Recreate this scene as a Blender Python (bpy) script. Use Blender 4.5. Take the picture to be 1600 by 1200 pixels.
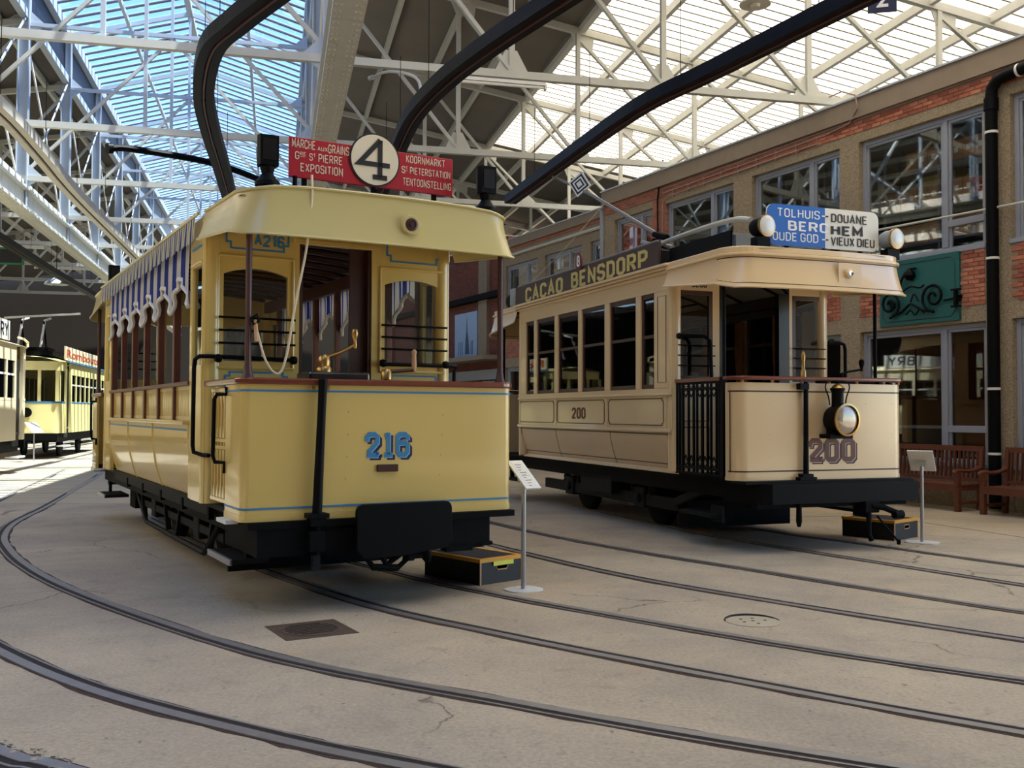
import bpy, math, random
from mathutils import Vector, Matrix
random.seed(7)
for o in list(bpy.data.objects): bpy.data.objects.remove(o)
scene = bpy.context.scene
COL = scene.collection
rad = math.radians

# ------------------------------------------------------------------ camera
CAM_H = 1.6
pitch, roll = rad(1.65), rad(0.2)
fwd = Vector((0, math.cos(pitch), math.sin(pitch)))
r0 = Vector((1, 0, 0)); u0 = r0.cross(fwd)
rt = r0 * math.cos(roll) + u0 * math.sin(roll)
up = u0 * math.cos(roll) - r0 * math.sin(roll)
cd = bpy.data.cameras.new('camera')
cd.sensor_fit = 'HORIZONTAL'; cd.sensor_width = 36.0; cd.lens = 36.0 * 1550 / 1600
cd.clip_start = 0.05; cd.clip_end = 400
cam = bpy.data.objects.new('camera', cd); COL.objects.link(cam)
cam.matrix_world = Matrix(((rt.x, up.x, -fwd.x, 0), (rt.y, up.y, -fwd.y, 0), (rt.z, up.z, -fwd.z, CAM_H), (0, 0, 0, 1)))
scene.camera = cam

# ------------------------------------------------------------------ sky, sun, exposure
HALL = rad(13.4)                       # the hall's long axis, turned from world +Y
hx = Vector((math.cos(HALL), math.sin(HALL), 0)); hy = Vector((-math.sin(HALL), math.cos(HALL), 0))
sun_travel = (hx * -0.40 + hy * 0.13 + Vector((0, 0, -1))).normalized()
to_sun = -sun_travel
world = bpy.data.worlds.new('world'); scene.world = world
world.use_nodes = True
wn = world.node_tree.nodes; wl = world.node_tree.links
sky = wn.new('ShaderNodeTexSky'); sky.sky_type = 'NISHITA'; sky.sun_disc = False
sky.sun_elevation = math.asin(to_sun.z); sky.sun_rotation = math.atan2(to_sun.x, to_sun.y)
sky.air_density = 1.0; sky.dust_density = 0.0; sky.ozone_density = 4.5
wl.new(sky.outputs[0], wn['Background'].inputs[0]); wn['Background'].inputs[1].default_value = 0.42
sd = bpy.data.lights.new('sun', 'SUN'); sd.energy = 14.0; sd.angle = rad(0.6); sd.color = (1.0, 0.87, 0.69)
sun = bpy.data.objects.new('sun', sd); COL.objects.link(sun)
sun.rotation_euler = sun_travel.to_track_quat('-Z', 'Y').to_euler(); sun.location = (8, 0, 30)
scene.view_settings.view_transform = 'Standard'
scene.view_settings.look = 'None'
scene.view_settings.gamma = 1.0
scene.view_settings.use_curve_mapping = False
scene.view_settings.exposure = 0.55

# ------------------------------------------------------------------ helpers
def s2l(c):
    c = c / 255.0
    return c / 12.92 if c <= 0.04045 else ((c + 0.055) / 1.055) ** 2.4
def rgb(t): return (s2l(t[0]), s2l(t[1]), s2l(t[2]), 1.0)

MATS = {}
def mat(name, col, rough=0.5, metal=0.0, var=0.10, scale=5.0, bump=0.0, bscale=60.0, coat=0.0, spec=0.5, emit=0.0):
    if name in MATS: return MATS[name]
    m = bpy.data.materials.new(name); m.use_nodes = True
    nt = m.node_tree; n = nt.nodes; l = nt.links
    p = n['Principled BSDF']
    p.inputs['Roughness'].default_value = rough; p.inputs['Metallic'].default_value = metal
    p.inputs['Coat Weight'].default_value = coat; p.inputs['Coat Roughness'].default_value = 0.08
    p.inputs['Specular IOR Level'].default_value = spec
    tc = n.new('ShaderNodeTexCoord')
    nz = n.new('ShaderNodeTexNoise'); nz.inputs['Scale'].default_value = scale; nz.inputs['Detail'].default_value = 4
    l.new(tc.outputs['Object'], nz.inputs['Vector'])
    mx = n.new('ShaderNodeMix'); mx.data_type = 'RGBA'
    c = rgb(col)
    mx.inputs[6].default_value = tuple(x * (1 - var) for x in c[:3]) + (1,)
    mx.inputs[7].default_value = tuple(min(1, x * (1 + var)) for x in c[:3]) + (1,)
    l.new(nz.outputs['Fac'], mx.inputs[0]); l.new(mx.outputs[2], p.inputs['Base Color'])
    if bump > 0:
        b = n.new('ShaderNodeTexNoise'); b.inputs['Scale'].default_value = bscale; b.inputs['Detail'].default_value = 3
        l.new(tc.outputs['Object'], b.inputs['Vector'])
        bp = n.new('ShaderNodeBump'); bp.inputs['Strength'].default_value = bump; bp.inputs['Distance'].default_value = 0.02
        l.new(b.outputs['Fac'], bp.inputs['Height']); l.new(bp.outputs['Normal'], p.inputs['Normal'])
    if emit > 0:
        p.inputs['Emission Color'].default_value = c; p.inputs['Emission Strength'].default_value = emit
    MATS[name] = m
    return m

def glass_mat(name, tint=(0.86, 0.90, 0.88), strength=1.0, rough=0.02):
    m = bpy.data.materials.new(name); m.use_nodes = True
    nt = m.node_tree; n = nt.nodes; l = nt.links
    n.remove(n['Principled BSDF'])
    t = n.new('ShaderNodeBsdfTransparent'); t.inputs[0].default_value = tint + (1,)
    g = n.new('ShaderNodeBsdfGlossy'); g.inputs['Roughness'].default_value = rough
    f = n.new('ShaderNodeFresnel'); f.inputs['IOR'].default_value = 1.5
    mm = n.new('ShaderNodeMath'); mm.operation = 'MULTIPLY'; mm.use_clamp = True; mm.inputs[1].default_value = 1.6 * strength
    l.new(f.outputs[0], mm.inputs[0])
    ms = n.new('ShaderNodeMixShader'); l.new(mm.outputs[0], ms.inputs[0]); l.new(t.outputs[0], ms.inputs[1]); l.new(g.outputs[0], ms.inputs[2])
    l.new(ms.outputs[0], n['Material Output'].inputs[0])
    MATS[name] = m
    return m

def stripe_mat(name, c1, c2, period, duty, rough=0.8, axis='Y'):
    """woven cloth with dyed stripes running down it"""
    m = bpy.data.materials.new(name); m.use_nodes = True
    nt = m.node_tree; n = nt.nodes; l = nt.links
    p = n['Principled BSDF']; p.inputs['Roughness'].default_value = rough
    tc = n.new('ShaderNodeTexCoord'); sp = n.new('ShaderNodeSeparateXYZ'); l.new(tc.outputs['Object'], sp.inputs[0])
    a = n.new('ShaderNodeMath'); a.operation = 'MULTIPLY'; a.inputs[1].default_value = 1.0 / period
    l.new(sp.outputs[axis], a.inputs[0])
    b = n.new('ShaderNodeMath'); b.operation = 'FRACT'; l.new(a.outputs[0], b.inputs[0])
    c = n.new('ShaderNodeMath'); c.operation = 'GREATER_THAN'; c.inputs[1].default_value = duty; l.new(b.outputs[0], c.inputs[0])
    mx = n.new('ShaderNodeMix'); mx.data_type = 'RGBA'; mx.inputs[6].default_value = rgb(c1); mx.inputs[7].default_value = rgb(c2)
    l.new(c.outputs[0], mx.inputs[0]); l.new(mx.outputs[2], p.inputs['Base Color'])
    tr = n.new('ShaderNodeBsdfTranslucent'); l.new(mx.outputs[2], tr.inputs[0])
    ms = n.new('ShaderNodeMixShader'); ms.inputs[0].default_value = 0.45; l.new(p.outputs[0], ms.inputs[1]); l.new(tr.outputs[0], ms.inputs[2]); l.new(ms.outputs[0], n['Material Output'].inputs[0])
    MATS[name] = m
    return m

def V3(t): return Vector(t)

class MB:
    """collects shapes; build() links them as ONE mesh object"""
    def __init__(s): s.v = []; s.f = []
    def add(s, vs, fs):
        n = len(s.v); s.v += [tuple(v) for v in vs]; s.f += [tuple(i + n for i in f) for f in fs]; return s
    def box(s, x0, x1, y0, y1, z0, z1):
        return s.add([(x0,y0,z0),(x1,y0,z0),(x1,y1,z0),(x0,y1,z0),(x0,y0,z1),(x1,y0,z1),(x1,y1,z1),(x0,y1,z1)],
            [(0,3,2,1),(4,5,6,7),(0,1,5,4),(1,2,6,5),(2,3,7,6),(3,0,4,7)])
    def bar(s, p, q, w, h, upv=(0,0,1)):
        p, q = V3(p), V3(q); d = (q - p).normalized(); U = V3(upv)
        if abs(d.dot(U)) > 0.99: U = V3((0,1,0)) if abs(d.y) < 0.9 else V3((1,0,0))
        S = d.cross(U).normalized(); U = S.cross(d).normalized()
        a, b = S * w / 2, U * h / 2
        vs = [p-a-b, p+a-b, p+a+b, p-a+b, q-a-b, q+a-b, q+a+b, q-a+b]
        return s.add(vs, [(0,1,2,3)[::-1],(4,5,6,7),(0,1,5,4),(1,2,6,5),(2,3,7,6),(3,0,4,7)])
    def tube(s, pts, r, n=8, closed=False):
        pts = [V3(p) for p in pts]; N = len(pts); vs = []; fs = []
        rr = r if isinstance(r, (list, tuple)) else [r] * N
        prev = None
        for i, p in enumerate(pts):
            if closed: t = pts[(i+1) % N] - pts[i-1]
            else: t = pts[min(i+1, N-1)] - pts[max(i-1, 0)]
            t = t.normalized() if t.length > 1e-9 else V3((0,0,1))
            if prev is None:
                ref = V3((0,0,1)) if abs(t.z) < 0.9 else V3((1,0,0))
                S = t.cross(ref).normalized()
            else:
                S = (prev - t * prev.dot(t)); S = S.normalized() if S.length > 1e-6 else t.orthogonal().normalized()
            prev = S; U = t.cross(S)
            for k in range(n):
                a = 2 * math.pi * k / n
                vs.append(p + (S * math.cos(a) + U * math.sin(a)) * rr[i])
        for i in range(N if closed else N - 1):
            j = (i + 1) % N
            for k in range(n):
                k2 = (k + 1) % n
                fs.append((i*n+k, i*n+k2, j*n+k2, j*n+k))
        if not closed:
            fs.append(tuple(range(n))[::-1]); fs.append(tuple((N-1)*n + k for k in range(n)))
        return s.add(vs, fs)
    def lathe(s, prof, c=(0,0,0), axis=(0,0,1), n=16, caps=True):
        A = V3(axis).normalized(); S = A.orthogonal().normalized(); U = A.cross(S); c = V3(c); vs = []; fs = []
        for r, h in prof:
            for k in range(n):
                a = 2 * math.pi * k / n
                vs.append(c + A * h + (S * math.cos(a) + U * math.sin(a)) * max(r, 1e-4))
        for i in range(len(prof) - 1):
            for k in range(n):
                k2 = (k + 1) % n
                fs.append((i*n+k, i*n+k2, (i+1)*n+k2, (i+1)*n+k))
        if caps: fs.append(tuple(range(n))[::-1]); fs.append(tuple((len(prof)-1)*n + k for k in range(n)))
        return s.add(vs, fs)
    def ribbon(s, path, z0, z1, th):
        """upright sheet along a plan path; z0, z1 numbers or lists; th to the left-hand inside"""
        N = len(path); vs = []; fs = []
        for i in range(N):
            a = V3((path[max(i-1,0)][0], path[max(i-1,0)][1], 0)); b = V3((path[min(i+1,N-1)][0], path[min(i+1,N-1)][1], 0))
            t = (b - a).normalized(); nn = V3((-t.y, t.x, 0))
            x, y = path[i][:2]; zb = z0[i] if isinstance(z0, (list,tuple)) else z0; zt = z1[i] if isinstance(z1, (list,tuple)) else z1
            vs += [(x,y,zb), (x,y,zt), (x+nn.x*th, y+nn.y*th, zt), (x+nn.x*th, y+nn.y*th, zb)]
        for i in range(N-1):
            a = i*4; b = a+4
            for k in range(4):
                k2 = (k+1) % 4; fs.append((a+k, a+k2, b+k2, b+k))
        fs.append((0,3,2,1)); fs.append(tuple((N-1)*4+k for k in range(4)))
        return s.add(vs, fs)
    def loft(s, A, Bp, th=None):
        """sheet between two equally long point rows"""
        n = len(A); vs = [V3(p) for p in A] + [V3(p) for p in Bp]
        return s.add(vs, [(i, i+1, n+i+1, n+i) for i in range(n-1)])
    def grid(s, rows):
        m = len(rows); n = len(rows[0]); vs = [p for r in rows for p in r]
        return s.add(vs, [(j*n+i, j*n+i+1, (j+1)*n+i+1, (j+1)*n+i) for j in range(m-1) for i in range(n-1)])
    def prism(s, poly, d0, d1, plane='xz'):
        """polygon in a plane, given depth d0..d1 along the third axis"""
        n = len(poly)
        def P(a, b, d): return (a, d, b) if plane == 'xz' else ((d, a, b) if plane == 'yz' else (a, b, d))
        vs = [P(a, b, d0) for a, b in poly] + [P(a, b, d1) for a, b in poly]
        fs = [tuple(range(n)), tuple(range(2*n-1, n-1, -1))] + [(i, n+i, n+(i+1)%n, (i+1)%n) for i in range(n)]
        return s.add(vs, fs)
    def stroke(s, pts, w, d0, d1, closed=False):
        """lettering stroke in the xz plane with mitred corners, depth d0..d1 along y"""
        N = len(pts); L = []; R = []
        P = [Vector(p) for p in pts]
        for i in range(N):
            if closed: a, b = P[i]-P[i-1], P[(i+1)%N]-P[i]
            else:
                a = P[i]-P[i-1] if i else P[1]-P[0]; b = P[i+1]-P[i] if i < N-1 else P[-1]-P[-2]
            a = a.normalized(); b = b.normalized()
            na, nb = Vector((-a.y,a.x)), Vector((-b.y,b.x)); m = (na+nb).normalized(); k = (w/2)/max(0.35, m.dot(na))
            L.append(P[i]+m*k); R.append(P[i]-m*k)
        for i in range(N if closed else N-1):
            j = (i+1) % N
            s.prism([tuple(L[i]), tuple(L[j]), tuple(R[j]), tuple(R[i])], d0, d1)
        return s
    def mesh(s, name, m=None, smooth=False):
        me = bpy.data.meshes.new(name); me.from_pydata(s.v, [], s.f)
        if smooth:
            me.polygons.foreach_set('use_smooth', [True]*len(me.polygons))
            me.set_sharp_from_angle(angle=rad(38))
        if m is not None: me.materials.append(MATS[m] if isinstance(m, str) else m)
        me.update(); return me
    def build(s, name, m, parent=None, smooth=False, bevel=0.0, loc=None, rotz=0.0):
        o = inst(s.mesh(name, m, smooth), name, parent, loc or (0,0,0), (0,0,rotz))
        if bevel:
            b = o.modifiers.new('bevel', 'BEVEL'); b.width = bevel; b.segments = 2; b.limit_method = 'ANGLE'
        return o

def inst(me, name, parent=None, loc=(0,0,0), rot=(0,0,0), scale=None):
    o = bpy.data.objects.new(name, me); COL.objects.link(o); o.location = loc; o.rotation_euler = rot
    if scale: o.scale = scale
    if parent is not None: o.parent = parent
    return o
def thing(name, label, cat, loc=(0,0,0), rotz=0.0, group=None):
    o = bpy.data.objects.new(name, None); COL.objects.link(o); o.location = loc; o.rotation_euler = (0,0,rotz)
    o.empty_display_size = 0.2; o['label'] = label; o['category'] = cat
    if group: o['group'] = group
    return o
def tag(o, label, cat, group=None):
    o['label'] = label; o['category'] = cat
    if group: o['group'] = group
    return o
def structure(name, loc=(0,0,0), rotz=0.0, label=None):
    o = bpy.data.objects.new(name, None); COL.objects.link(o); o.location = loc; o.rotation_euler = (0,0,rotz); o['kind'] = 'structure'
    if label: o['label'] = label
    return o
def part_label(o, t): o['label'] = t; return o

def text_mesh(txt, width, height, depth=0.004, bold=0.0, mat_=None, spacing=1.0):
    """flat lettering, centred, in the xz plane and facing -y, fitted to width x height"""
    c = bpy.data.curves.new('lettering', 'FONT'); c.body = txt; c.size = 1.0; c.resolution_u = 3
    c.offset = bold; c.extrude = 0.02; c.space_character = spacing
    o = bpy.data.objects.new('lettering', c); COL.objects.link(o)
    dg = bpy.context.evaluated_depsgraph_get(); dg.update()
    me = bpy.data.meshes.new_from_object(o.evaluated_get(dg), depsgraph=dg)
    bpy.data.objects.remove(o); bpy.data.curves.remove(c)
    xs = [v.co.x for v in me.vertices]; ys = [v.co.y for v in me.vertices]
    x0, x1, y0, y1 = min(xs), max(xs), min(ys), max(ys)
    sx = width / (x1-x0); sy = height / (y1-y0)
    for v in me.vertices:
        x, y, z = v.co
        v.co = ((x-(x0+x1)/2)*sx, -z/0.02*depth/2, (y-(y0+y1)/2)*sy)
    me.materials.clear()
    if mat_: me.materials.append(MATS[mat_])
    return me
def text(txt, width, height, mat_, parent, loc, rotz=0.0, bold=0.0, name='lettering', spacing=1.0, rotx=0.0):
    return inst(text_mesh(txt, width, height, 0.006, bold, mat_, spacing), name, parent, loc, (rotx,0,rotz))

ORD = ['first','second','third','fourth','fifth','sixth','seventh','eighth','ninth','tenth','eleventh','twelfth']
def catmull(pts, k=8):
    P = [V3(p if len(p) == 3 else (p[0],p[1],0)) for p in pts]; P = [P[0]*2-P[1]] + P + [P[-1]*2-P[-2]]; out = []
    for i in range(1, len(P)-2):
        for j in range(k):
            t = j/k; a,b,c,d = P[i-1],P[i],P[i+1],P[i+2]
            out.append(0.5*((2*b)+(c-a)*t+(2*a-5*b+4*c-d)*t*t+(3*b-a-3*c+d)*t*t*t))
    out.append(P[-2]); return out

_o = ([(0,.14),(0,.86),(.14,1),(.41,1),(.55,.86),(.55,.14),(.41,0),(.14,0)], True)
LET = {'A': [([(0,0),(.3,1),(.6,0)],False),([(.11,.33),(.49,.33)],False)], 'B': [([(0,0),(0,1),(.38,1),(.5,.9),(.5,.63),(.38,.53),(0,.53)],False),([(.3,.53),(.42,.53),(.55,.42),(.55,.12),(.42,0),(0,0)],False)],
 'C': [([(.55,.74),(.55,.86),(.41,1),(.14,1),(0,.86),(0,.14),(.14,0),(.41,0),(.55,.14),(.55,.26)],False)], 'D': [([(0,0),(0,1),(.38,1),(.55,.84),(.55,.16),(.38,0)],True)],
 'E': [([(.5,1),(0,1),(0,0),(.5,0)],False),([(0,.52),(.42,.52)],False)], 'G': [([(.55,.76),(.55,.86),(.41,1),(.14,1),(0,.86),(0,.14),(.14,0),(.41,0),(.55,.14),(.55,.46),(.32,.46)],False)],
 'H': [([(0,0),(0,1)],False),([(.55,0),(.55,1)],False),([(0,.52),(.55,.52)],False)], 'I': [([(0,0),(0,1)],False)], 'K': [([(0,0),(0,1)],False),([(.52,1),(.03,.42)],False),([(.18,.58),(.56,0)],False)],
 'L': [([(0,1),(0,0),(.48,0)],False)], 'M': [([(0,0),(0,1),(.33,.30),(.66,1),(.66,0)],False)], 'N': [([(0,0),(0,1),(.55,0),(.55,1)],False)], 'O': [_o], '0': [_o],
 'P': [([(0,0),(0,1),(.4,1),(.55,.88),(.55,.58),(.4,.46),(0,.46)],False)], 'R': [([(0,0),(0,1),(.4,1),(.55,.88),(.55,.60),(.4,.48),(0,.48)],False),([(.3,.48),(.57,0)],False)],
 'S': [([(.55,.76),(.55,.86),(.42,1),(.13,1),(0,.87),(0,.64),(.13,.53),(.42,.48),(.55,.36),(.55,.13),(.42,0),(.13,0),(0,.14),(0,.24)],False)],
 'T': [([(0,1),(.56,1)],False),([(.28,1),(.28,0)],False)], 'U': [([(0,1),(0,.14),(.14,0),(.41,0),(.55,.14),(.55,1)],False)], 'V': [([(0,1),(.29,0),(.58,1)],False)],
 'X': [([(0,0),(.56,1)],False),([(.56,0),(0,1)],False)], 'Y': [([(0,1),(.28,.5),(.56,1)],False),([(.28,.5),(.28,0)],False)],
 '8': [([(.04,.63),(.04,.88),(.15,1),(.40,1),(.51,.88),(.51,.63),(.40,.53),(.15,.53)],True),([(0,.12),(0,.42),(.15,.53),(.40,.53),(.55,.42),(.55,.12),(.41,0),(.14,0)],True)],
 '2': [([(0,.76),(0,.87),(.13,1),(.42,1),(.55,.87),(.55,.64),(0,.06),(0,0),(.57,0)],False)], '1': [([(0,.82),(.2,1),(.2,0)],False)],
 '6': [([(.53,.78),(.53,.87),(.41,1),(.14,1),(0,.86),(0,.14),(.14,0),(.41,0),(.55,.14),(.55,.42),(.41,.55),(.02,.55)],False)]}
def letters(txt, width, height, m, parent, loc, rotz=0.0, w=.15, gap=.24, name='lettering'):
    """sign-painter's capitals, centred, in the xz plane and facing -y; w = stroke width against the height"""
    cur = 0.0; b = MB()
    for c in txt:
        if c == ' ': cur += .30; continue
        mx = max(p[0] for s_ in LET[c] for p in s_[0])
        for pts, cl in LET[c]: b.stroke([(cur+p[0], p[1]) for p in pts], w, -1, 1, cl)
        cur += mx + gap + w*.6
    tot = cur - gap - w*.6; k = height/(1+w); kx = width/(tot+w)
    b.v = [((v[0]-tot/2)*kx, v[1]*.0025, (v[2]-.5)*k) for v in b.v]
    return b.build(name, m, parent, loc=loc, rotz=rotz)

GLYPH = {'2': [([(0,.66),(0,.86),(.14,1),(.48,1),(.62,.86),(.62,.62),(.06,.1)], False), ([(0,.0),(.68,.0)], False), ([(.64,.0),(.64,.16)], False)],
         '1': [([(.28,0),(.28,1.08)], False), ([(.04,0),(.52,0)], False), ([(.08,.9),(.28,1.0)], False)],
         '6': [([(.62,.72),(.62,.86),(.48,1),(.14,1),(0,.86),(0,.14),(.14,0),(.48,0),(.62,.14),(.62,.44),(.48,.58),(.06,.58)], False)],
         '0': [([(0,.14),(0,.86),(.14,1),(.48,1),(.62,.86),(.62,.14),(.48,0),(.14,0)], True)]}
def digits(txt, x0, x1, z0, z1, y, mats, parent, w=0.21, sh=0.05):
    """painted slab numerals with a drop shade, facing -y"""
    adv = {'1': .84}; tot = sum(adv.get(c,1.02) for c in txt) - .40
    sx = (x1-x0)/(tot+w); sz = (z1-z0)/(1+w)
    for layer, (m, dx, dz, d0, wk) in enumerate(((mats[1], sh, -sh*.8, 0.0015, 1.0), (mats[2], sh*.16, -sh*.14, 0.0030, 1.04), (mats[0], 0, 0, 0.0045, 0.95))):
        cur = 0.0
        for c in txt:
            b = MB()
            for pts, cl in GLYPH[c]: b.stroke([(p[0],p[1]) for p in pts], w*wk, -1, 1, cl)
            vs = [(x0+(cur+w/2+v[0])*sx+dx, y-d0+(0.0012 if v[1] > 0 else 0), z0+(w/2+v[2])*sz+dz) for v in b.v]
            q = MB(); q.v = vs; q.f = b.f
            q.build('numeral' if layer == 2 else ('numeral_shade' if layer == 0 else 'numeral_outline'), m, parent)
            cur += adv.get(c, 1.02)
# ------------------------------------------------------------------ materials
mat('yellow', (216,185,102), 0.32, coat=0.6, var=0.05, scale=1.5, bump=0.02, bscale=9)
mat('yellow_hood', (200,184,122), 0.35, coat=0.4, var=0.04, scale=2)
mat('cream', (226,197,150), 0.30, coat=0.6, var=0.04, scale=1.5, bump=0.02, bscale=9)
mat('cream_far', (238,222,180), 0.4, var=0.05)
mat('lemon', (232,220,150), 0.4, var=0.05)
mat('blue_paint', (58,128,172), 0.4, var=0.05)
mat('navy', (22,26,70), 0.5)
mat('pale_blue', (150,196,215), 0.5)
mat('maroon', (92,36,26), 0.4, var=0.08)
mat('maroon_dark', (52,18,12), 0.45)
mat('pink_cream', (236,204,172), 0.5)
mat('wood', (112,48,26), 0.28, coat=0.5, var=0.25, scale=14)
mat('wood_dark', (62,28,18), 0.4, var=0.3, scale=10)
mat('wood_brown', (98,50,30), 0.4, var=0.25, scale=10)
mat('bench_wood', (104,58,40), 0.5, var=0.3, scale=9)
mat('black', (8,8,9), 0.5, var=0.3, spec=0.12)
mat('black_gloss', (12,12,15), 0.25, coat=0.3, var=0.2)
mat('black_iron', (8,8,8), 0.7, spec=0.12, var=0.4, scale=7, bump=0.2)
mat('grime', (22,21,21), 0.65, spec=0.2, var=0.4, scale=6, bump=0.2)
mat('brown_pole', (78,46,38), 0.4)
mat('brass', (176,140,84), 0.32, metal=1.0)
mat('chrome', (200,200,200), 0.15, metal=1.0)
mat('steel', (150,146,143), 0.45, metal=0.6, var=0.2, scale=12)
mat('groove', (34,24,22), 0.8, var=0.3, scale=20)
mat('rust_dirt', (66,48,38), 0.9, var=0.5, scale=25, bump=0.6, bscale=40)
mat('red_board', (176,26,40), 0.4, var=0.04)
mat('cream_print', (232,218,186), 0.5)
mat('white_paint', (232,230,222), 0.5)
mat('white_print', (240,240,240), 0.5)
mat('board_blue', (22,98,186), 0.4, var=0.03)
mat('board_white', (232,228,214), 0.4, var=0.03)
mat('board_brown', (62,38,34), 0.45, var=0.2, scale=10)
mat('gold_print', (206,190,118), 0.5, var=0.15, scale=20)
mat('ink', (24,22,22), 0.6)
mat('plum', (110,24,52), 0.45)
mat('lamp_white', (214,216,210), 0.25, coat=0.5)
mat('canvas_grey', (120,120,118), 0.8)
mat('roof_grey', (96,94,90), 0.8, var=0.2)
mat('steel_paint', (198,196,186), 0.55, var=0.10, scale=3, bump=0.05)
mat('steel_blue', (184,192,200), 0.5, var=0.08, scale=3)
mat('shade_grey', (150,144,120), 0.7)
mat('bar_mauve', (118,112,122), 0.6)
mat('sheet_dark', (122,116,108), 0.75, var=0.18, scale=0.8)
mat('sheet_brown', (92,86,80), 0.8, var=0.2, scale=0.7)
mat('dark_panel', (22,24,30), 0.5)
mat('trough_black', (9,8,13), 0.45, var=0.3, scale=3, spec=0.15)
mat('trough_grey', (206,202,192), 0.6, var=0.15)
mat('tube_white', (236,234,226), 0.4)
mat('frame_grey', (150,154,164), 0.45, var=0.06)
mat('conduit', (168,138,126), 0.5)
mat('brick', (178,106,80), 0.85, var=0.28, scale=7, bump=0.4, bscale=50)
mat('brick_pale', (194,124,96), 0.85, var=0.25, scale=7, bump=0.4, bscale=50)
mat('brick_dark', (156,88,68), 0.85, var=0.25, scale=7, bump=0.4, bscale=50)
mat('mortar', (150,128,108), 0.95, var=0.15, scale=30)
mat('red_blind', (196,72,52), 0.8, var=0.15)
mat('green_panel', (34,98,94), 0.35, var=0.08)
mat('green_line', (14,50,52), 0.5)
mat('interior_dark', (104,92,76), 0.8, var=0.2)
mat('interior_red', (120,40,34), 0.7, var=0.2)
mat('interior_floor', (92,82,70), 0.6)
mat('shelf_steel', (88,94,106), 0.5)
mat('cardboard', (164,120,84), 0.85, var=0.12)
mat('cardboard_dark', (132,94,66), 0.85, var=0.12)
mat('paper', (226,222,210), 0.8)
mat('tape_red', (160,70,62), 0.7)
mat('yellow_box', (222,190,90), 0.6)
mat('curtain_tan', (150,100,58), 0.85, var=0.2, scale=12)
mat('box_black', (26,24,24), 0.55, var=0.2)
mat('mat_rubber', (34,34,36), 0.9, bump=0.3, bscale=120)
mat('box_yellow', (222,158,40), 0.5)
mat('label_yellow', (214,220,80), 0.5)
mat('ply', (206,160,116), 0.7)
mat('stand_white', (222,222,218), 0.35)
mat('stand_grey', (176,176,176), 0.3, metal=0.6)
mat('rope', (222,206,172), 0.9)
mat('fringe', (232,228,220), 0.95, bump=0.6, bscale=120)
mat('slab', (176,164,140), 0.85, var=0.15, scale=3, bump=0.15, bscale=40)
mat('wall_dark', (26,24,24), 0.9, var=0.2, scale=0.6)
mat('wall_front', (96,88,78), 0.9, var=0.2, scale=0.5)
mat('poster_sky', (150,178,214), 0.4, var=0.05)
mat('poster_tower', (52,74,110), 0.5)
mat('exit_green', (30,130,80), 0.5)
mat('concrete_far', (146,130,112), 0.9, var=0.15)
mat('iron_cover', (92,76,64), 0.7, metal=0.3, var=0.3, scale=12, bump=0.3)
mat('resistor_grey', (150,156,158), 0.6)
mat('orange_print', (196,84,44), 0.6)
mat('bulb', (220,220,210), 0.1, coat=0.5)
mat('lens_amber', (170,150,124), 0.12, var=0.6, scale=9, coat=1.0)
mat('cobalt', (30,58,150), 0.8)
glass_mat('glass', (0.94,0.96,0.94), 0.32); glass_mat('glass_tram', (0.90,0.92,0.89), 0.65); glass_mat('glass_roof', (0.78,0.88,1.0), 0.12)
stripe_mat('curtain_stripe', (34,58,150), (226,224,224), 0.139, 0.50)
stripe_mat('valance_stripe', (44,66,140), (214,210,182), 0.104, 0.36)

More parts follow.
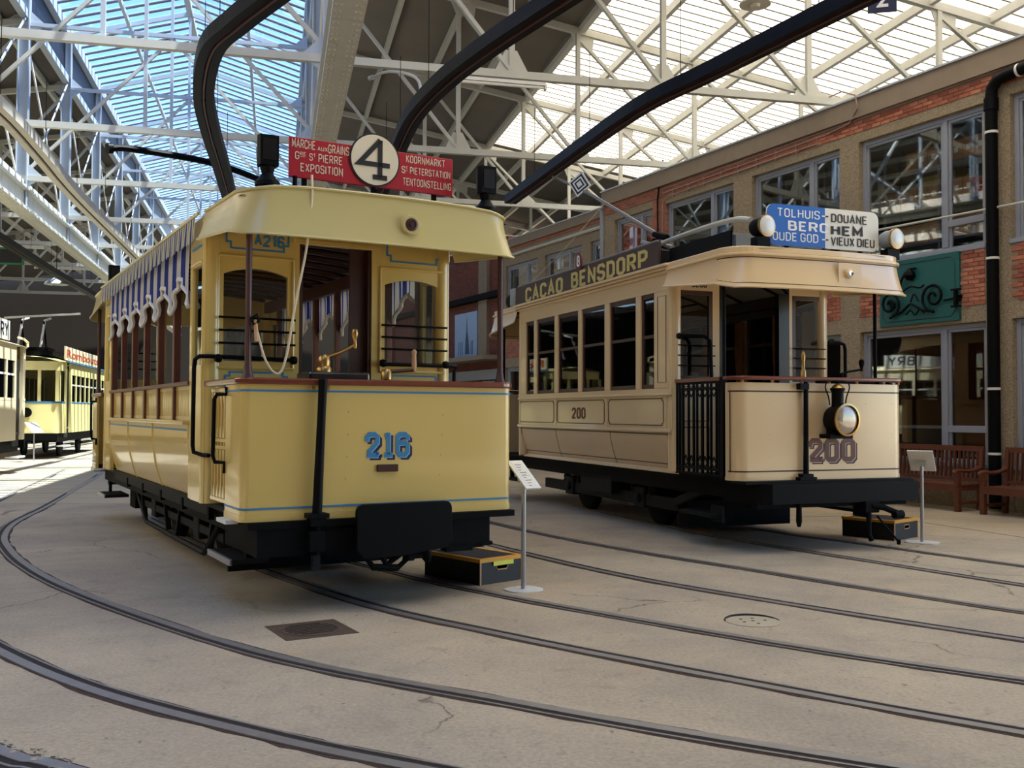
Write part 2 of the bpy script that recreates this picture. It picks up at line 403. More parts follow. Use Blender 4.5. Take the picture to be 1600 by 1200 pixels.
def floor_material():
    m = bpy.data.materials.new('concrete_floor'); m.use_nodes = True
    nt = m.node_tree; n = nt.nodes; l = nt.links; p = n['Principled BSDF']
    tc = n.new('ShaderNodeTexCoord')
    def noise(sc, det=5, rough=.6, dist=0):
        z = n.new('ShaderNodeTexNoise'); z.inputs['Scale'].default_value = sc; z.inputs['Detail'].default_value = det
        z.inputs['Roughness'].default_value = rough; z.inputs['Distortion'].default_value = dist
        l.new(tc.outputs['Object'], z.inputs['Vector']); return z.outputs['Fac']
    def ramp(src, a, b, ca, cb):
        r = n.new('ShaderNodeValToRGB'); r.color_ramp.elements[0].position = a; r.color_ramp.elements[1].position = b
        r.color_ramp.elements[0].color = ca; r.color_ramp.elements[1].color = cb; l.new(src, r.inputs[0]); return r.outputs[0]
    def mixc(fac, a, b, kind='MIX'):
        x = n.new('ShaderNodeMix'); x.data_type = 'RGBA'; x.blend_type = kind
        for sock, val in ((0,fac),(6,a),(7,b)):
            if hasattr(val, 'default_value') or hasattr(val, 'is_linked'): l.new(val, x.inputs[sock])
            else: x.inputs[sock].default_value = val
        return x.outputs[2]
    base = ramp(noise(0.55, 6, .65, .4), .32, .70, rgb((163,151,133)), rgb((200,183,156)))
    fine = ramp(noise(38, 6, .7), .30, .75, (.70,.70,.70,1), (1.12,1.12,1.12,1))
    c = mixc(1.0, base, fine, 'MULTIPLY')
    warm = ramp(noise(0.9, 3, .5, .8), .60, .78, (0,0,0,1), (.5,.5,.5,1))
    c = mixc(warm, c, rgb((200,166,122)))
    mott = ramp(noise(4.5, 6, .72, .6), .56, .72, (0,0,0,1), (.38,.38,.38,1))
    c = mixc(mott, c, rgb((112,104,94)))
    pit = ramp(noise(17, 2, .5), .70, .74, (0,0,0,1), (.55,.55,.55,1))
    c = mixc(pit, c, rgb((84,76,68)))
    vo = n.new('ShaderNodeTexVoronoi'); vo.feature = 'DISTANCE_TO_EDGE'; vo.inputs['Scale'].default_value = 0.42
    wv = n.new('ShaderNodeTexNoise'); wv.inputs['Scale'].default_value = 2.2; wv.inputs['Detail'].default_value = 5
    l.new(tc.outputs['Object'], wv.inputs['Vector'])
    va = n.new('ShaderNodeVectorMath'); va.operation = 'MULTIPLY_ADD'; va.inputs[1].default_value = (.55,.55,0)
    l.new(wv.outputs['Color'], va.inputs[0]); l.new(tc.outputs['Object'], va.inputs[2]); l.new(va.outputs[0], vo.inputs['Vector'])
    crack = ramp(vo.outputs['Distance'], .0, .0045, (1,1,1,1), (0,0,0,1))
    gate = ramp(noise(0.33, 2), .52, .58, (0,0,0,1), (.8,.8,.8,1))
    cf = mixc(1.0, crack, gate, 'MULTIPLY')
    c = mixc(cf, c, rgb((66,58,50)))
    l.new(c, p.inputs['Base Color'])
    rr = ramp(noise(3, 4), .3, .7, (.62,.62,.62,1), (.88,.88,.88,1)); l.new(rr, p.inputs['Roughness'])
    p.inputs['Specular IOR Level'].default_value = 0.35
    bp = n.new('ShaderNodeBump'); bp.inputs['Strength'].default_value = 0.35; bp.inputs['Distance'].default_value = 0.01
    l.new(noise(26, 6, .7), bp.inputs['Height']); l.new(bp.outputs[0], p.inputs['Normal'])
    MATS['floor'] = m
floor_material()

def pebble_material():
    """exposed-aggregate concrete of the building piers"""
    m = bpy.data.materials.new('pebbledash'); m.use_nodes = True
    nt = m.node_tree; n = nt.nodes; l = nt.links; p = n['Principled BSDF']; p.inputs['Roughness'].default_value = .95
    tc = n.new('ShaderNodeTexCoord'); vo = n.new('ShaderNodeTexVoronoi'); vo.inputs['Scale'].default_value = 62
    l.new(tc.outputs['Object'], vo.inputs['Vector'])
    r = n.new('ShaderNodeValToRGB'); r.color_ramp.elements[0].color = rgb((136,120,98)); r.color_ramp.elements[1].color = rgb((178,160,132))
    sp = n.new('ShaderNodeSeparateColor'); l.new(vo.outputs['Color'], sp.inputs[0]); l.new(sp.outputs[0], r.inputs[0])
    l.new(r.outputs[0], p.inputs['Base Color'])
    bp = n.new('ShaderNodeBump'); bp.inputs['Strength'].default_value = .6; bp.inputs['Distance'].default_value = .015; bp.invert = True
    l.new(vo.outputs['Distance'], bp.inputs['Height']); l.new(bp.outputs[0], p.inputs['Normal'])
    MATS['pebble'] = m
pebble_material()

def brickwall_material(name, mortar=(150,128,108), a=(152,84,64), b=(184,110,84)):
    m = bpy.data.materials.new(name); m.use_nodes = True
    nt = m.node_tree; n = nt.nodes; l = nt.links; p = n['Principled BSDF']; p.inputs['Roughness'].default_value = .9
    tc = n.new('ShaderNodeTexCoord'); sp = n.new('ShaderNodeSeparateXYZ'); l.new(tc.outputs['Object'], sp.inputs[0])
    cb = n.new('ShaderNodeCombineXYZ'); l.new(sp.outputs['Y'], cb.inputs[0]); l.new(sp.outputs['Z'], cb.inputs[1])
    t = n.new('ShaderNodeTexBrick'); l.new(cb.outputs[0], t.inputs['Vector'])
    t.inputs['Scale'].default_value = 1.0; t.inputs['Brick Width'].default_value = .222; t.inputs['Row Height'].default_value = .074
    t.inputs['Mortar Size'].default_value = .008
    t.inputs['Color1'].default_value = rgb(a); t.inputs['Color2'].default_value = rgb(b); t.inputs['Mortar'].default_value = rgb(mortar)
    l.new(t.outputs['Color'], p.inputs['Base Color'])
    MATS[name] = m
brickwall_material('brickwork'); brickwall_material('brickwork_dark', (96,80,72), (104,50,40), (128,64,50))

def translucent_material():
    """weathered corrugated plastic that lets diffuse daylight through"""
    m = bpy.data.materials.new('translucent_sheet'); m.use_nodes = True
    nt = m.node_tree; n = nt.nodes; l = nt.links; n.remove(n['Principled BSDF'])
    tc = n.new('ShaderNodeTexCoord'); nz = n.new('ShaderNodeTexNoise'); nz.inputs['Scale'].default_value = .7; nz.inputs['Detail'].default_value = 6
    l.new(tc.outputs['Object'], nz.inputs['Vector'])
    r = n.new('ShaderNodeValToRGB'); r.color_ramp.elements[0].position = .3; r.color_ramp.elements[0].color = (.50,.46,.34,1)
    r.color_ramp.elements[1].position = .62; r.color_ramp.elements[1].color = (.62,.60,.53,1); l.new(nz.outputs[0], r.inputs[0])
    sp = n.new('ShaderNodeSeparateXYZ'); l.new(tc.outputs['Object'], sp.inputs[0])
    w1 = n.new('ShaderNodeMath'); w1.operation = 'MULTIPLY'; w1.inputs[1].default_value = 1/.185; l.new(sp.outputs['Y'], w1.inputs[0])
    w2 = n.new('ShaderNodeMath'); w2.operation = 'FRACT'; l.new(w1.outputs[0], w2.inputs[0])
    wr_ = n.new('ShaderNodeValToRGB'); wr_.color_ramp.elements[0].position = .62; wr_.color_ramp.elements[0].color = (1,1,1,1)  # dark bands paint the shading of the corrugation into the colour
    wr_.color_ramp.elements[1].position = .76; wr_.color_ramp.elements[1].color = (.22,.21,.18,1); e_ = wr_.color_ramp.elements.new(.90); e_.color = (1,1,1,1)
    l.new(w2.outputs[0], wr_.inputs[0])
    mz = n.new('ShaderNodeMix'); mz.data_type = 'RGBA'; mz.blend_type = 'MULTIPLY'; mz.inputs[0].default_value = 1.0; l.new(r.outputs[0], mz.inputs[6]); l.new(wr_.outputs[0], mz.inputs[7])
    t = n.new('ShaderNodeBsdfTranslucent'); l.new(mz.outputs[2], t.inputs[0])
    d = n.new('ShaderNodeBsdfDiffuse'); d.inputs[0].default_value = (.8,.79,.74,1)
    ms = n.new('ShaderNodeMixShader'); ms.inputs[0].default_value = .12
    l.new(t.outputs[0], ms.inputs[1]); l.new(d.outputs[0], ms.inputs[2]); l.new(ms.outputs[0], n['Material Output'].inputs[0])
    MATS['translucent'] = m
translucent_material()
# ------------------------------------------------------------------ floor
b = MB(); b.box(-40, 40, -22, 90, -0.25, 0.0)
floor = b.build('floor', 'floor'); floor['kind'] = 'structure'
slab_me = MB().box(-0.5, 0.5, -0.5, 0.5, -0.1, 0.004).mesh('paving_slab', 'slab')
yy = 17.2; k = 0
while yy < 62:
    dpt = 1.05 + 0.02 * (yy - 17)
    xl, xr = -5.0 - (yy - 17) * 0.16 - 16, -5.6 - (yy - 17) * 0.1
    xm = (xl + xr) / 2 + random.uniform(-2, 2)
    for a, c in ((xl, xm - 0.01), (xm + 0.01, xr)):
        inst(slab_me, 'paving_slab', floor, ((a + c) / 2, yy + dpt / 2, random.uniform(-.0015, .0015)), (0, 0, random.uniform(-.004, .004)), (c - a, dpt - 0.035, 1))
    yy += dpt; k += 1

for a, c in (((4.41,15.39),(5.72,15.72)),((5.72,15.72),(6.66,12.94)),((6.66,12.94),(8.2,9.0))):
    MB().bar((a[0],a[1],.0),(c[0],c[1],.0),.022,.003).build('floor_joint', 'rust_dirt', floor)
rb_ = MB()
for i in range(70):
    x, y = -2.62+random.random()*.62, 4.70+random.random()*.14; y -= (x+2.4)*.62; r_ = random.uniform(.006,.022); a0 = random.random()*6
    pts = [(x+r_*math.cos(a0+k*1.26)*random.uniform(.6,1.2), y+r_*math.sin(a0+k*1.26)*random.uniform(.6,1.2)) for k in range(5)]
    rb_.prism(pts, 0, random.uniform(.004,.012), 'xy')
rb_ = rb_.build('rubble', 'slab', floor); rb_['kind'] = 'stuff'; rb_['label'] = 'crumbled concrete chips beside the nearest rail'
# rails set in the floor
def rail(label, pts, side):
    P = catmull(pts, 8)
    t = thing('tram_rail', label, 'rail', (0, 0, 0), 0, 'grooved rails set in the floor')
    def strip(name, o0, o1, z0, m, jag=0.0):
        b = MB(); A = []; Bq = []
        for i, p in enumerate(P):
            d = (P[min(i+1, len(P)-1)] - P[max(i-1, 0)]).normalized(); nn = Vector((-d.y, d.x, 0)) * side
            j = random.uniform(-jag, jag)
            A.append((p.x + nn.x*o0, p.y + nn.y*o0, z0)); Bq.append((p.x + nn.x*(o1+j), p.y + nn.y*(o1+j), z0))
        n = len(A); vs = A + Bq + [(x, y, -0.02) for x, y, z in A] + [(x, y, -0.02) for x, y, z in Bq]; fs = []
        for i in range(n-1):
            fs += [(i, i+1, n+i+1, n+i), (2*n+i, 2*n+i+1, i+1, i), (n+i, n+i+1, 3*n+i+1, 3*n+i)]
        b.add(vs, fs); return b.build(name, m, t)
    strip('rail_head', -0.060, 0.012, 0.010, 'steel'); strip('rail_groove', 0.012, 0.060, 0.003, 'groove')
    strip('rail_lip', 0.060, 0.076, 0.009, 'steel')
    strip('rail_joint', 0.076, 0.092, 0.0022, 'rust_dirt', 0.012); strip('rail_joint', -0.062, -0.082, 0.0022, 'rust_dirt', 0.014)
rail('nearest grooved rail, only a short piece showing at the lower left corner', [(-3.6,5.6),(-2.37,4.66),(-2.06,4.5),(-1.0,3.9),(.5,3.2)], -1)
rail('wide steel rail curving across the foreground, second from the bottom left', [(-12.2,27.2),(-8.9,17.0),(-7.6,12.7),(-6.0,9.9),(-4.6,8.0),(-3.43,6.7),(-2.38,5.74),(-1.27,4.99),(-.4,4.51),(1.5,3.6),(3,3)], 1)
rail('rail curving from the sunlit paving around the left side to the foreground', [(-11.21,27.45),(-10.13,24.23),(-7.95,17.18),(-7.16,14.39),(-6.58,12.9),(-6.0,11.8),(-5.0,10.26),(-3.72,8.67),(-1.69,6.63),(.01,5.5),(1.23,4.79),(3.2,3.8)], -1)
rail('near rail of the track that comes out from under the yellow tram', [(-5.45,14.93),(-3.42,11.49),(-1.42,8.57),(.01,7.13),(1.51,5.86),(2.58,5.03),(4.2,3.9)], 1)
rail('far rail of the track that comes out from under the yellow tram', [(-4.59,15.42),(-2.58,11.97),(-1.14,9.94),(.01,8.62),(1.79,6.98),(3.08,6.0),(4.6,5.0)], -1)
rail('near rail of the empty track between the two large trams', [(-3.3,20.5),(-2.2,16.5),(-1.1,13.7),(.01,11.57),(1.11,9.79),(2.19,8.52),(3.63,7.07),(5.2,5.7)], 1)
rail('far rail of the empty track between the two large trams', [(-2.35,20.9),(-1.3,17.0),(.01,13.89),(1.2,11.85),(2.58,10.02),(4.14,8.06),(5.8,6.4)], -1)
rail('near rail of the track under the cream tram', [(1.1,17.14),(2.5,13.4),(3.12,12.1),(4.79,9.32),(6.5,6.9)], 1)
rail('far rail of the track under the cream tram', [(2.04,17.49),(3.44,13.74),(4.33,12.25),(5.4,10.49),(7.0,8.2)], -1)

# manhole covers
t = thing('manhole_cover', 'rusty round slatted manhole cover in a square frame before the yellow tram', 'manhole', (-1.47,7.34,0), rad(30), 'manhole covers')
MB().box(-.27,.27,-.27,.27,-.05,.003).build('cover_frame', 'iron_cover', t)
MB().lathe([(.225,.0),(.225,.006),(.205,.008),(.205,.0075)], n=32).build('cover_plate', 'iron_cover', t, True)
for i in range(-3, 4):
    w = math.sqrt(.19**2 - (i*.05)**2)
    MB().box(-w, w, i*.05-.008, i*.05+.008, .006, .0105).build('cover_slot', 'groove', t)
t = thing('manhole_cover', 'round concrete-filled manhole cover with small holes between the tracks', 'manhole', (1.86,7.68,0), 0, 'manhole covers')
MB().lathe([(.21,0),(.21,.004),(.19,.006)], n=32).build('cover_plate', 'slab', t, True)
ring = [(.212*math.cos(a), .212*math.sin(a), .004) for a in [rad(8+172*i/24) for i in range(25)]]
MB().tube(ring, [.004+.012*math.sin(math.pi*i/24) for i in range(25)], 6).build('rim_shadow', 'groove', t)  # dark crescent modelled in as the shadow of the raised rim
for a, r_ in ((.2,.1),(1.4,.09),(2.5,.1),(3.7,.09),(4.9,.1),(0,.0)):
    MB().lathe([(.014,.005),(.014,.0075)], (r_*math.cos(a), r_*math.sin(a), 0), n=8).build('cover_hole', 'groove', t)

# ------------------------------------------------------------------ hall: roof, trusses, girders (local x across, y along, z up)
VL, VM, VR = -6.7, 0.9, -2.9
TU = [17.75 + 5.55 * i for i in range(-5, 11)]
def zr(v): return 11.33 - 0.168 * (v - 6.9)
def zl(v): return zr(-5.8 - v)
ceiling = structure('ceiling', (0,0,0), HALL, 'corrugated and glazed roof of the hall')
def corrugated(v0, v1, zf, length=5.55, per=0.185, amp=0.028):
    n = int(length / per) * 4; rows = [[], []]
    for i in range(n + 1):
        y = length * i / n; dz = amp * math.sin(2 * math.pi * i / 4)
        rows[0].append((v0, y, zf(v0) + dz)); rows[1].append((v1, y, zf(v1) + dz))
    return MB().grid(rows)
me_dark = corrugated(VM, 7.3, zr).mesh('roof_sheet', 'sheet_dark')
me_dark2 = corrugated(7.3, 17.5, zr).mesh('roof_sheet', 'sheet_dark')
me_left = corrugated(-13.1, VL, zl).mesh('roof_sheet', 'sheet_brown'); me_left2 = corrugated(-26.0, -21.8, zl).mesh('roof_sheet', 'sheet_brown'); me_left3 = corrugated(-21.8, -13.1, zl).mesh('roof_sheet', 'sheet_brown'); me_fill_left = corrugated(-21.8, -13.1, zl).mesh('translucent_sheet', 'translucent')
me_fill_over = corrugated(VM, 7.3, zr).mesh('translucent_sheet', 'translucent')  # unseen bays above the view, made translucent to add fill light
PV = [7.3 + 1.45 * i for i in range(8)]
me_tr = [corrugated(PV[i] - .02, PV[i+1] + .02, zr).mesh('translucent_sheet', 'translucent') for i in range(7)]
def shade_lines(v0, v1):  # added dark strips standing in for the shading lines of the corrugation
    b = MB(); y = .12
    while y < 5.5:
        b.bar((v0, y, zr(v0)-.038), (v1, y, zr(v1)-.038), .042, .012); y += .37
    return b.mesh('shade_strips', 'shade_grey')
me_shade = [shade_lines(PV[i], PV[i+1]) for i in range(7)]
for u in TU:
    if u > 70: continue
    inst(me_left2, 'roof_sheet', ceiling, (0, u, 0)); inst(me_fill_left if -5 < u < 34 else me_left3, 'translucent_sheet' if -5 < u < 34 else 'roof_sheet', ceiling, (0, u, 0))  # unseen outer left bays made translucent to add light from the left
    if 0 < u < 11: inst(me_fill_over, 'translucent_sheet', ceiling, (0, u, 0)); inst(me_left, 'roof_sheet', ceiling, (0, u, 0))
    else: inst(me_dark, 'roof_sheet', ceiling, (0, u, 0)); inst(me_left, 'roof_sheet', ceiling, (0, u, 0))
    if 4 < u < 34: 
        for me, lp_ in zip(me_tr, me_shade):
            so = inst(me, 'translucent_sheet', ceiling, (0, u, 0)); lo = inst(lp_, 'shade_strips', so); lo['kind'] = 'stuff'
    else: inst(me_dark2, 'roof_sheet', ceiling, (0, u, 0))
U0, U1 = TU[0], 73.0
for v in [VM + .6, 2.95, 4.4, 5.85] + PV:
    w = .11 if v != 7.3 else .16
    MB().box(v - w/2, v + w/2, U0, U1, zr(v) - .24, zr(v) - .05).build('purlin', 'steel_paint', ceiling)
    if v < 9:
        m_ = -5.8 - v
        MB().box(m_ - w/2, m_ + w/2, U0, U1, zl(m_) - .24, zl(m_) - .05).build('purlin', 'steel_paint', ceiling)
MB().bar((7.22, U0, zr(7.3) - .03), (7.22, U1, zr(7.3) - .03), .05, .12).build('flashing', 'sheet_dark', ceiling)
# glazed gable between the two girders
ZE, ZRG = 13.9, 15.0
def slope_piece(sgn, hw, th, name, m):
    v_e = VL if sgn < 0 else VM
    b = MB(); d = Vector((VR - v_e, 0, ZRG - ZE)).normalized(); nrm = Vector((-d.z, 0, d.x)) * (1 if d.x > 0 else -1)
    vs = []
    for dz in (0, th):
        for (v, z) in ((v_e, ZE), (VR, ZRG)):
            for y in (-hw, hw): vs.append((v + nrm.x*dz, y, z + abs(nrm.z)*dz))
    b.add(vs, [(0,1,3,2),(4,6,7,5),(0,4,5,1),(2,3,7,6),(0,2,6,4),(1,5,7,3)])
    return b.mesh(name, m)
bars = [slope_piece(s, .07, .035, 'glazing_bar', 'bar_mauve') for s in (-1, 1)]
panes = [slope_piece(s, .245, .008, 'glass_pane', 'glass_roof') for s in (-1, 1)]
u = 2.0
while u < 72:
    for s in (0, 1):
        inst(bars[s], 'glazing_bar', ceiling, (0, u, 0)); inst(panes[s], 'glass_pane', ceiling, (0, u + .32, .05))
    u += .64
MB().box(VR - .09, VR + .09, 2, 72, ZRG - .22, ZRG + .05).build('ridge_beam', 'steel_blue', ceiling)
for v in (VL, VM):
    MB().box(v - .16, v + .16, U0, U1, 13.62, 13.98).build('eave_beam', 'steel_blue', ceiling)
    MB().box(v - .10, v + .10, U0, U1, 12.20, 12.42).build('clerestory_beam', 'steel_blue', ceiling)
    o = -.05 if v < 0 else .05
    for u in TU[2:-2]: MB().box(v + o - .02, v + o + .02, u + .1, u + 5.45, 12.42, 13.62).build('clerestory_panel', 'dark_panel', ceiling)
for v in (VR - 1.9, VR + 1.9): MB().box(v - .05, v + .05, 2, 72, 14.22, 14.36).build('purlin', 'steel_blue', ceiling)

# trusses: one built, the others copied
def make_truss():
    t = thing('roof_truss', '', 'roof truss', (0,0,0), HALL, 'roof trusses of the hall')
    def bar(name, p, q, w, h, m='steel_paint'): return MB().bar(p, q, w, h).build(name, m, t)
    zt = 7.86
    bar('tie_beam', (-24, 0, zt), (16.2, 0, zt), .13, .14)
    pv = [.9, 4.2, 7.2, 10.3, 13.3, 16.2]
    for s in (1, -1):
        X = (lambda v: v) if s > 0 else (lambda v: -5.8 - v)
        bar('rafter', (X(.9), 0, zr(.9) - .22), (X(16.2), 0, zr(16.2) - .22), .12, .16)
        for i in range(1, 5): bar('strut', (X(pv[i]), 0, zt), (X(pv[i]), 0, zr(pv[i]) - .2), .10, .10)
        for i in range(0, 5): bar('diagonal', (X(pv[i]), 0, zr(pv[i]) - .4), (X(pv[i+1]), 0, zt + .05), .09, .07)
        for i in range(1, 5):
            a = X(pv[i]); g = MB().prism([(a-.34, zt+.02), (a+.34, zt+.02), (a+.10, zt+.46), (a-.12, zt+.46)], -.012, .012); g.build('gusset', 'steel_paint', t)
            zc = zr(pv[i]) - .26; g = MB().prism([(a-.2, zc), (a+.42*s, zc-.07), (a+.38*s, zc-.42), (a-.06, zc-.34)], -.012, .012); g.build('gusset', 'steel_paint', t)
    for v in (VL, VM):
        b = MB(); b.box(v-.15, v+.15, -.012, .012, 7.0, 13.7); b.box(v-.15, v-.12, -.1, .1, 7.0, 13.7); b.box(v+.12, v+.15, -.1, .1, 7.0, 13.7)
        b.build('post', 'steel_blue', t)
        for z in (7.9, 12.05):
            k = 1 if v < 0 else -1
            MB().prism([(v, z-.35), (v+k*.55, z), (v, z+.5)], -.02, .02).build('gusset', 'steel_blue', t)
            MB().prism([(v, z-.35), (v-k*.5, z), (v, z+.45)], -.02, .02).build('gusset', 'steel_blue', t)
    bar('upper_tie', (VL, 0, 12.05), (VM, 0, 12.05), .1, .10, 'steel_blue')
    bar('top_chord', (VL, 0, ZE - .12), (VR, 0, ZRG - .12), .10, .14, 'steel_blue'); bar('top_chord', (VM, 0, ZE - .12), (VR, 0, ZRG - .12), .10, .14, 'steel_blue')
    bar('king_post', (VR, 0, 7.9), (VR, 0, ZRG - .1), .08, .08, 'steel_blue')
    for s in (VL, VM):
        bar('diagonal', (s, .05, 7.95), (VR, .05, 12.0), .08, .08, 'steel_paint'); 0
        0 and bar('diagonal', (s, 0, 12.1), ((s+VR)/2, 0, (ZE+ZRG)/2 - .15), .05, .05, 'steel_blue'); 0 and bar('diagonal', (VR, 0, 12.1), ((s+VR)/2, 0, (ZE+ZRG)/2 - .15), .05, .05, 'steel_blue')
        0 and bar('king_post', ((s+VR)/2, 0, 7.9), ((s+VR)/2, 0, 12.0), .05, .05, 'steel_blue')
    return t
def copy_tree(o, parent=None):
    c = o.copy(); COL.objects.link(c)
    if parent is not None: c.parent = parent
    for ch in o.children: copy_tree(ch, c)
    return c
truss0 = make_truss()
tl = ['nearest white steel roof truss, its tie beam crossing the top of the picture', 'second white steel roof truss from the camera, behind the nearest',
      'third white steel roof truss from the camera, ending over the brick building', 'fourth white steel roof truss, where the bright roof sheets end',
      'fifth steel roof truss, deep in the hall above the small trams', 'sixth steel roof truss, in the dark back part of the hall',
      'seventh steel roof truss, far back in the dark', 'farthest steel roof truss, barely seen at the end of the hall']
trusses = [truss0] + [copy_tree(truss0) for _ in range(7)]
for i, t in enumerate(trusses):
    p = hy * (17.75 + 5.55 * i); t.location = p; t['label'] = tl[i]

def girder(v, label, panel):
    g = thing('girder', label, 'girder', (0,0,0), HALL, 'long riveted girders')
    MB().box(v-.22, v+.22, U0, U1, 6.95, 7.01).build('bottom_flange', 'steel_paint', g)
    MB().box(v-.19, v+.19, U0, U1, 7.01, 7.05).build('flange_plate', 'steel_paint', g)
    MB().box(v-.04, v+.04, U0, U1, 7.05, 7.52).build('web', 'steel_paint', g)
    MB().box(v-.22, v+.22, U0, U1, 7.52, 7.58).build('top_flange', 'steel_paint', g)
    rv = MB(); y = 8.0
    while y < 42:
        for dx in (-.17, -.10, .10, .17):
            x = v + dx; r_ = .03
            rv.add([(x-r_,y-r_,6.951),(x+r_,y-r_,6.951),(x+r_,y+r_,6.951),(x-r_,y+r_,6.951),(x,y,6.925)], [(0,4,1),(1,4,2),(2,4,3),(3,4,0)])
        y += .21
    o = rv.build('rivets', 'steel_paint', g); o['kind'] = 'stuff'
    y = 8.0
    while y < 40:
        MB().box(v-.225, v+.225, y-.006, y+.006, 6.944, 6.953).build('splice', 'steel_blue', g); y += 5.55
    if panel:
        y = 14.0
        while y < 62:
            MB().box(v+.05, v+.075, y, y+.60, 7.05, 7.80).build('lining_board', 'white_paint', g); y += .63
    return g
girder(VL, 'long riveted girder with white lining boards at the left side of the hall', True)
girder(VM, 'long riveted girder overhead, left of the dark roof slope', False)
# bracing between the posts
for v in (VL, VM):
    for i in range(5, 13):
        a, c = TU[i], TU[i+1]
        MB().bar((v-.06, a, 12.3), (v-.06, c, 7.6), .07, .04, (1,0,0)).build('wall_brace', 'white_paint', ceiling)
        MB().bar((v+.06, a, 7.6), (v+.06, c, 12.3), .06, .03, (1,0,0)).build('wall_brace', 'steel_blue', ceiling)
        for q in range(0):
            y0 = a + (c-a)*q/2; y1 = a + (c-a)*(q+1)/2
            MB().bar((v+.14, y0, 12.45 if q % 2 else 13.6), (v+.14, y1, 13.6 if q % 2 else 12.45), .07, .04, (1,0,0)).build('wall_brace', 'steel_blue', ceiling)

# end walls
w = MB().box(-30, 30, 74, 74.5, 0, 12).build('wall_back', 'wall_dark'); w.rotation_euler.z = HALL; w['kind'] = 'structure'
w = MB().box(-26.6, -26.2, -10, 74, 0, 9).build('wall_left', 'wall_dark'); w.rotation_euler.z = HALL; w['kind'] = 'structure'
w = MB().box(-30, 30, -11.5, -11, 0, 14).build('wall_front', 'wall_front'); w.rotation_euler.z = HALL; w['kind'] = 'structure'  # unseen wall added behind the camera to cut frontal light

# ------------------------------------------------------------------ overhead wire troughs, hung above the tracks
def trough(label, pts, m, w=.26, h=.17, holes=False, hang=()):
    t = thing('wire_trough', label, 'wire trough', (0,0,0), 0, 'overhead wire troughs')
    P = catmull(pts, 5); n = len(P)
    def run(name, prof, mm):
        rows = []
        for i, p in enumerate(P):
            d = (P[min(i+1,n-1)] - P[max(i-1,0)]); d.z = 0; d.normalize(); nn = Vector((-d.y, d.x, 0))
            rows.append([(p.x+nn.x*a, p.y+nn.y*a, p.z+z) for a, z in prof])
        k = len(prof); b = MB(); b.v = [q for r in rows for q in r]
        for i in range(n-1):
            for j in range(k): b.f.append((i*k+j, i*k+(j+1)%k, (i+1)*k+(j+1)%k, (i+1)*k+j))
        b.f.append(tuple(range(k))); b.f.append(tuple((n-1)*k+j for j in range(k)))
        return b.build(name, mm, t)
    run('trough_top', [(-w/2,.05),(w/2,.05),(w/2,.09),(-w/2,.09)], m)
    for s in (-1, 1): run('trough_side', [(s*w/2,-h+.09),(s*(w/2-.035),-h+.09),(s*(w/2-.035),.05),(s*w/2,.05)], m)
    for s in (-1, 1): run('trough_base', [(s*.03,-h+.075),(s*w/2,-h+.075),(s*w/2,-h+.09),(s*.03,-h+.09)], m)
    run('contact_wire', [(-.014,-h+.06),(.014,-h+.06),(.014,-h+.088),(-.014,-h+.088)], 'brown_pole')
    L = 0
    for i in range(1, n):
        L += (P[i]-P[i-1]).length
        if L > 2.6:
            L = 0; p = P[i]; d = (P[i]-P[i-1]).normalized()
            MB().bar(p + Vector((0,0,.0)) - d.cross(Vector((0,0,1)))*(w/2-.02), p + d.cross(Vector((0,0,1)))*(w/2-.02), .06, .03).build('trough_clamp', 'black_iron' if not holes else 'groove', t)
            MB().tube([p + Vector((0,0,.08)), p + Vector((0,0,1.55))], .006, 5).build('hanger', 'black_iron', t)
    return t
z6 = 6.35
trough('black wire trough curving down behind the left end of the yellow tram', [(-2.0,10.2,z6),(-2.79,11.2,z6),(-3.37,11.95,z6),(-3.94,12.81,z6),(-4.61,14.65,z6),(-5.12,16.7,z6),(-5.6,18.9,z6),(-6.3,22,z6)], 'trough_black', .30)
trough('black wire trough rising to the top middle from behind the round route sign', [(1.5,9.6,z6),(.57,11.17,z6),(-.35,12.78,z6),(-1.03,14.18,z6),(-1.6,15.75,z6),(-2.11,17.91,z6),(-2.9,21.5,z6)], 'trough_black', .28)
trough('black wire trough sweeping to the top right over the cream tram', [(4.9,9.2,z6),(3.95,11.14,z6),(3.28,12.52,z6),(2.70,13.73,z6),(1.98,15.2,z6),(1.15,17.87,z6),(-.05,22,z6)], 'trough_black', .27)
trough('pale wire trough with dark clamps at the upper left', [(-7.6,12.5,z6),(-8.07,15.48,z6),(-8.67,18.0,z6),(-9.64,21.81,z6),(-11.74,31.21,z6)], 'trough_grey', .30, .16, True)
trough('dark wire trough farther left above the small trams', [(-13.4,24,z6),(-14.11,27.19,z6),(-15.6,33.44,z6),(-17.4,41.67,z6)], 'trough_black', .28)

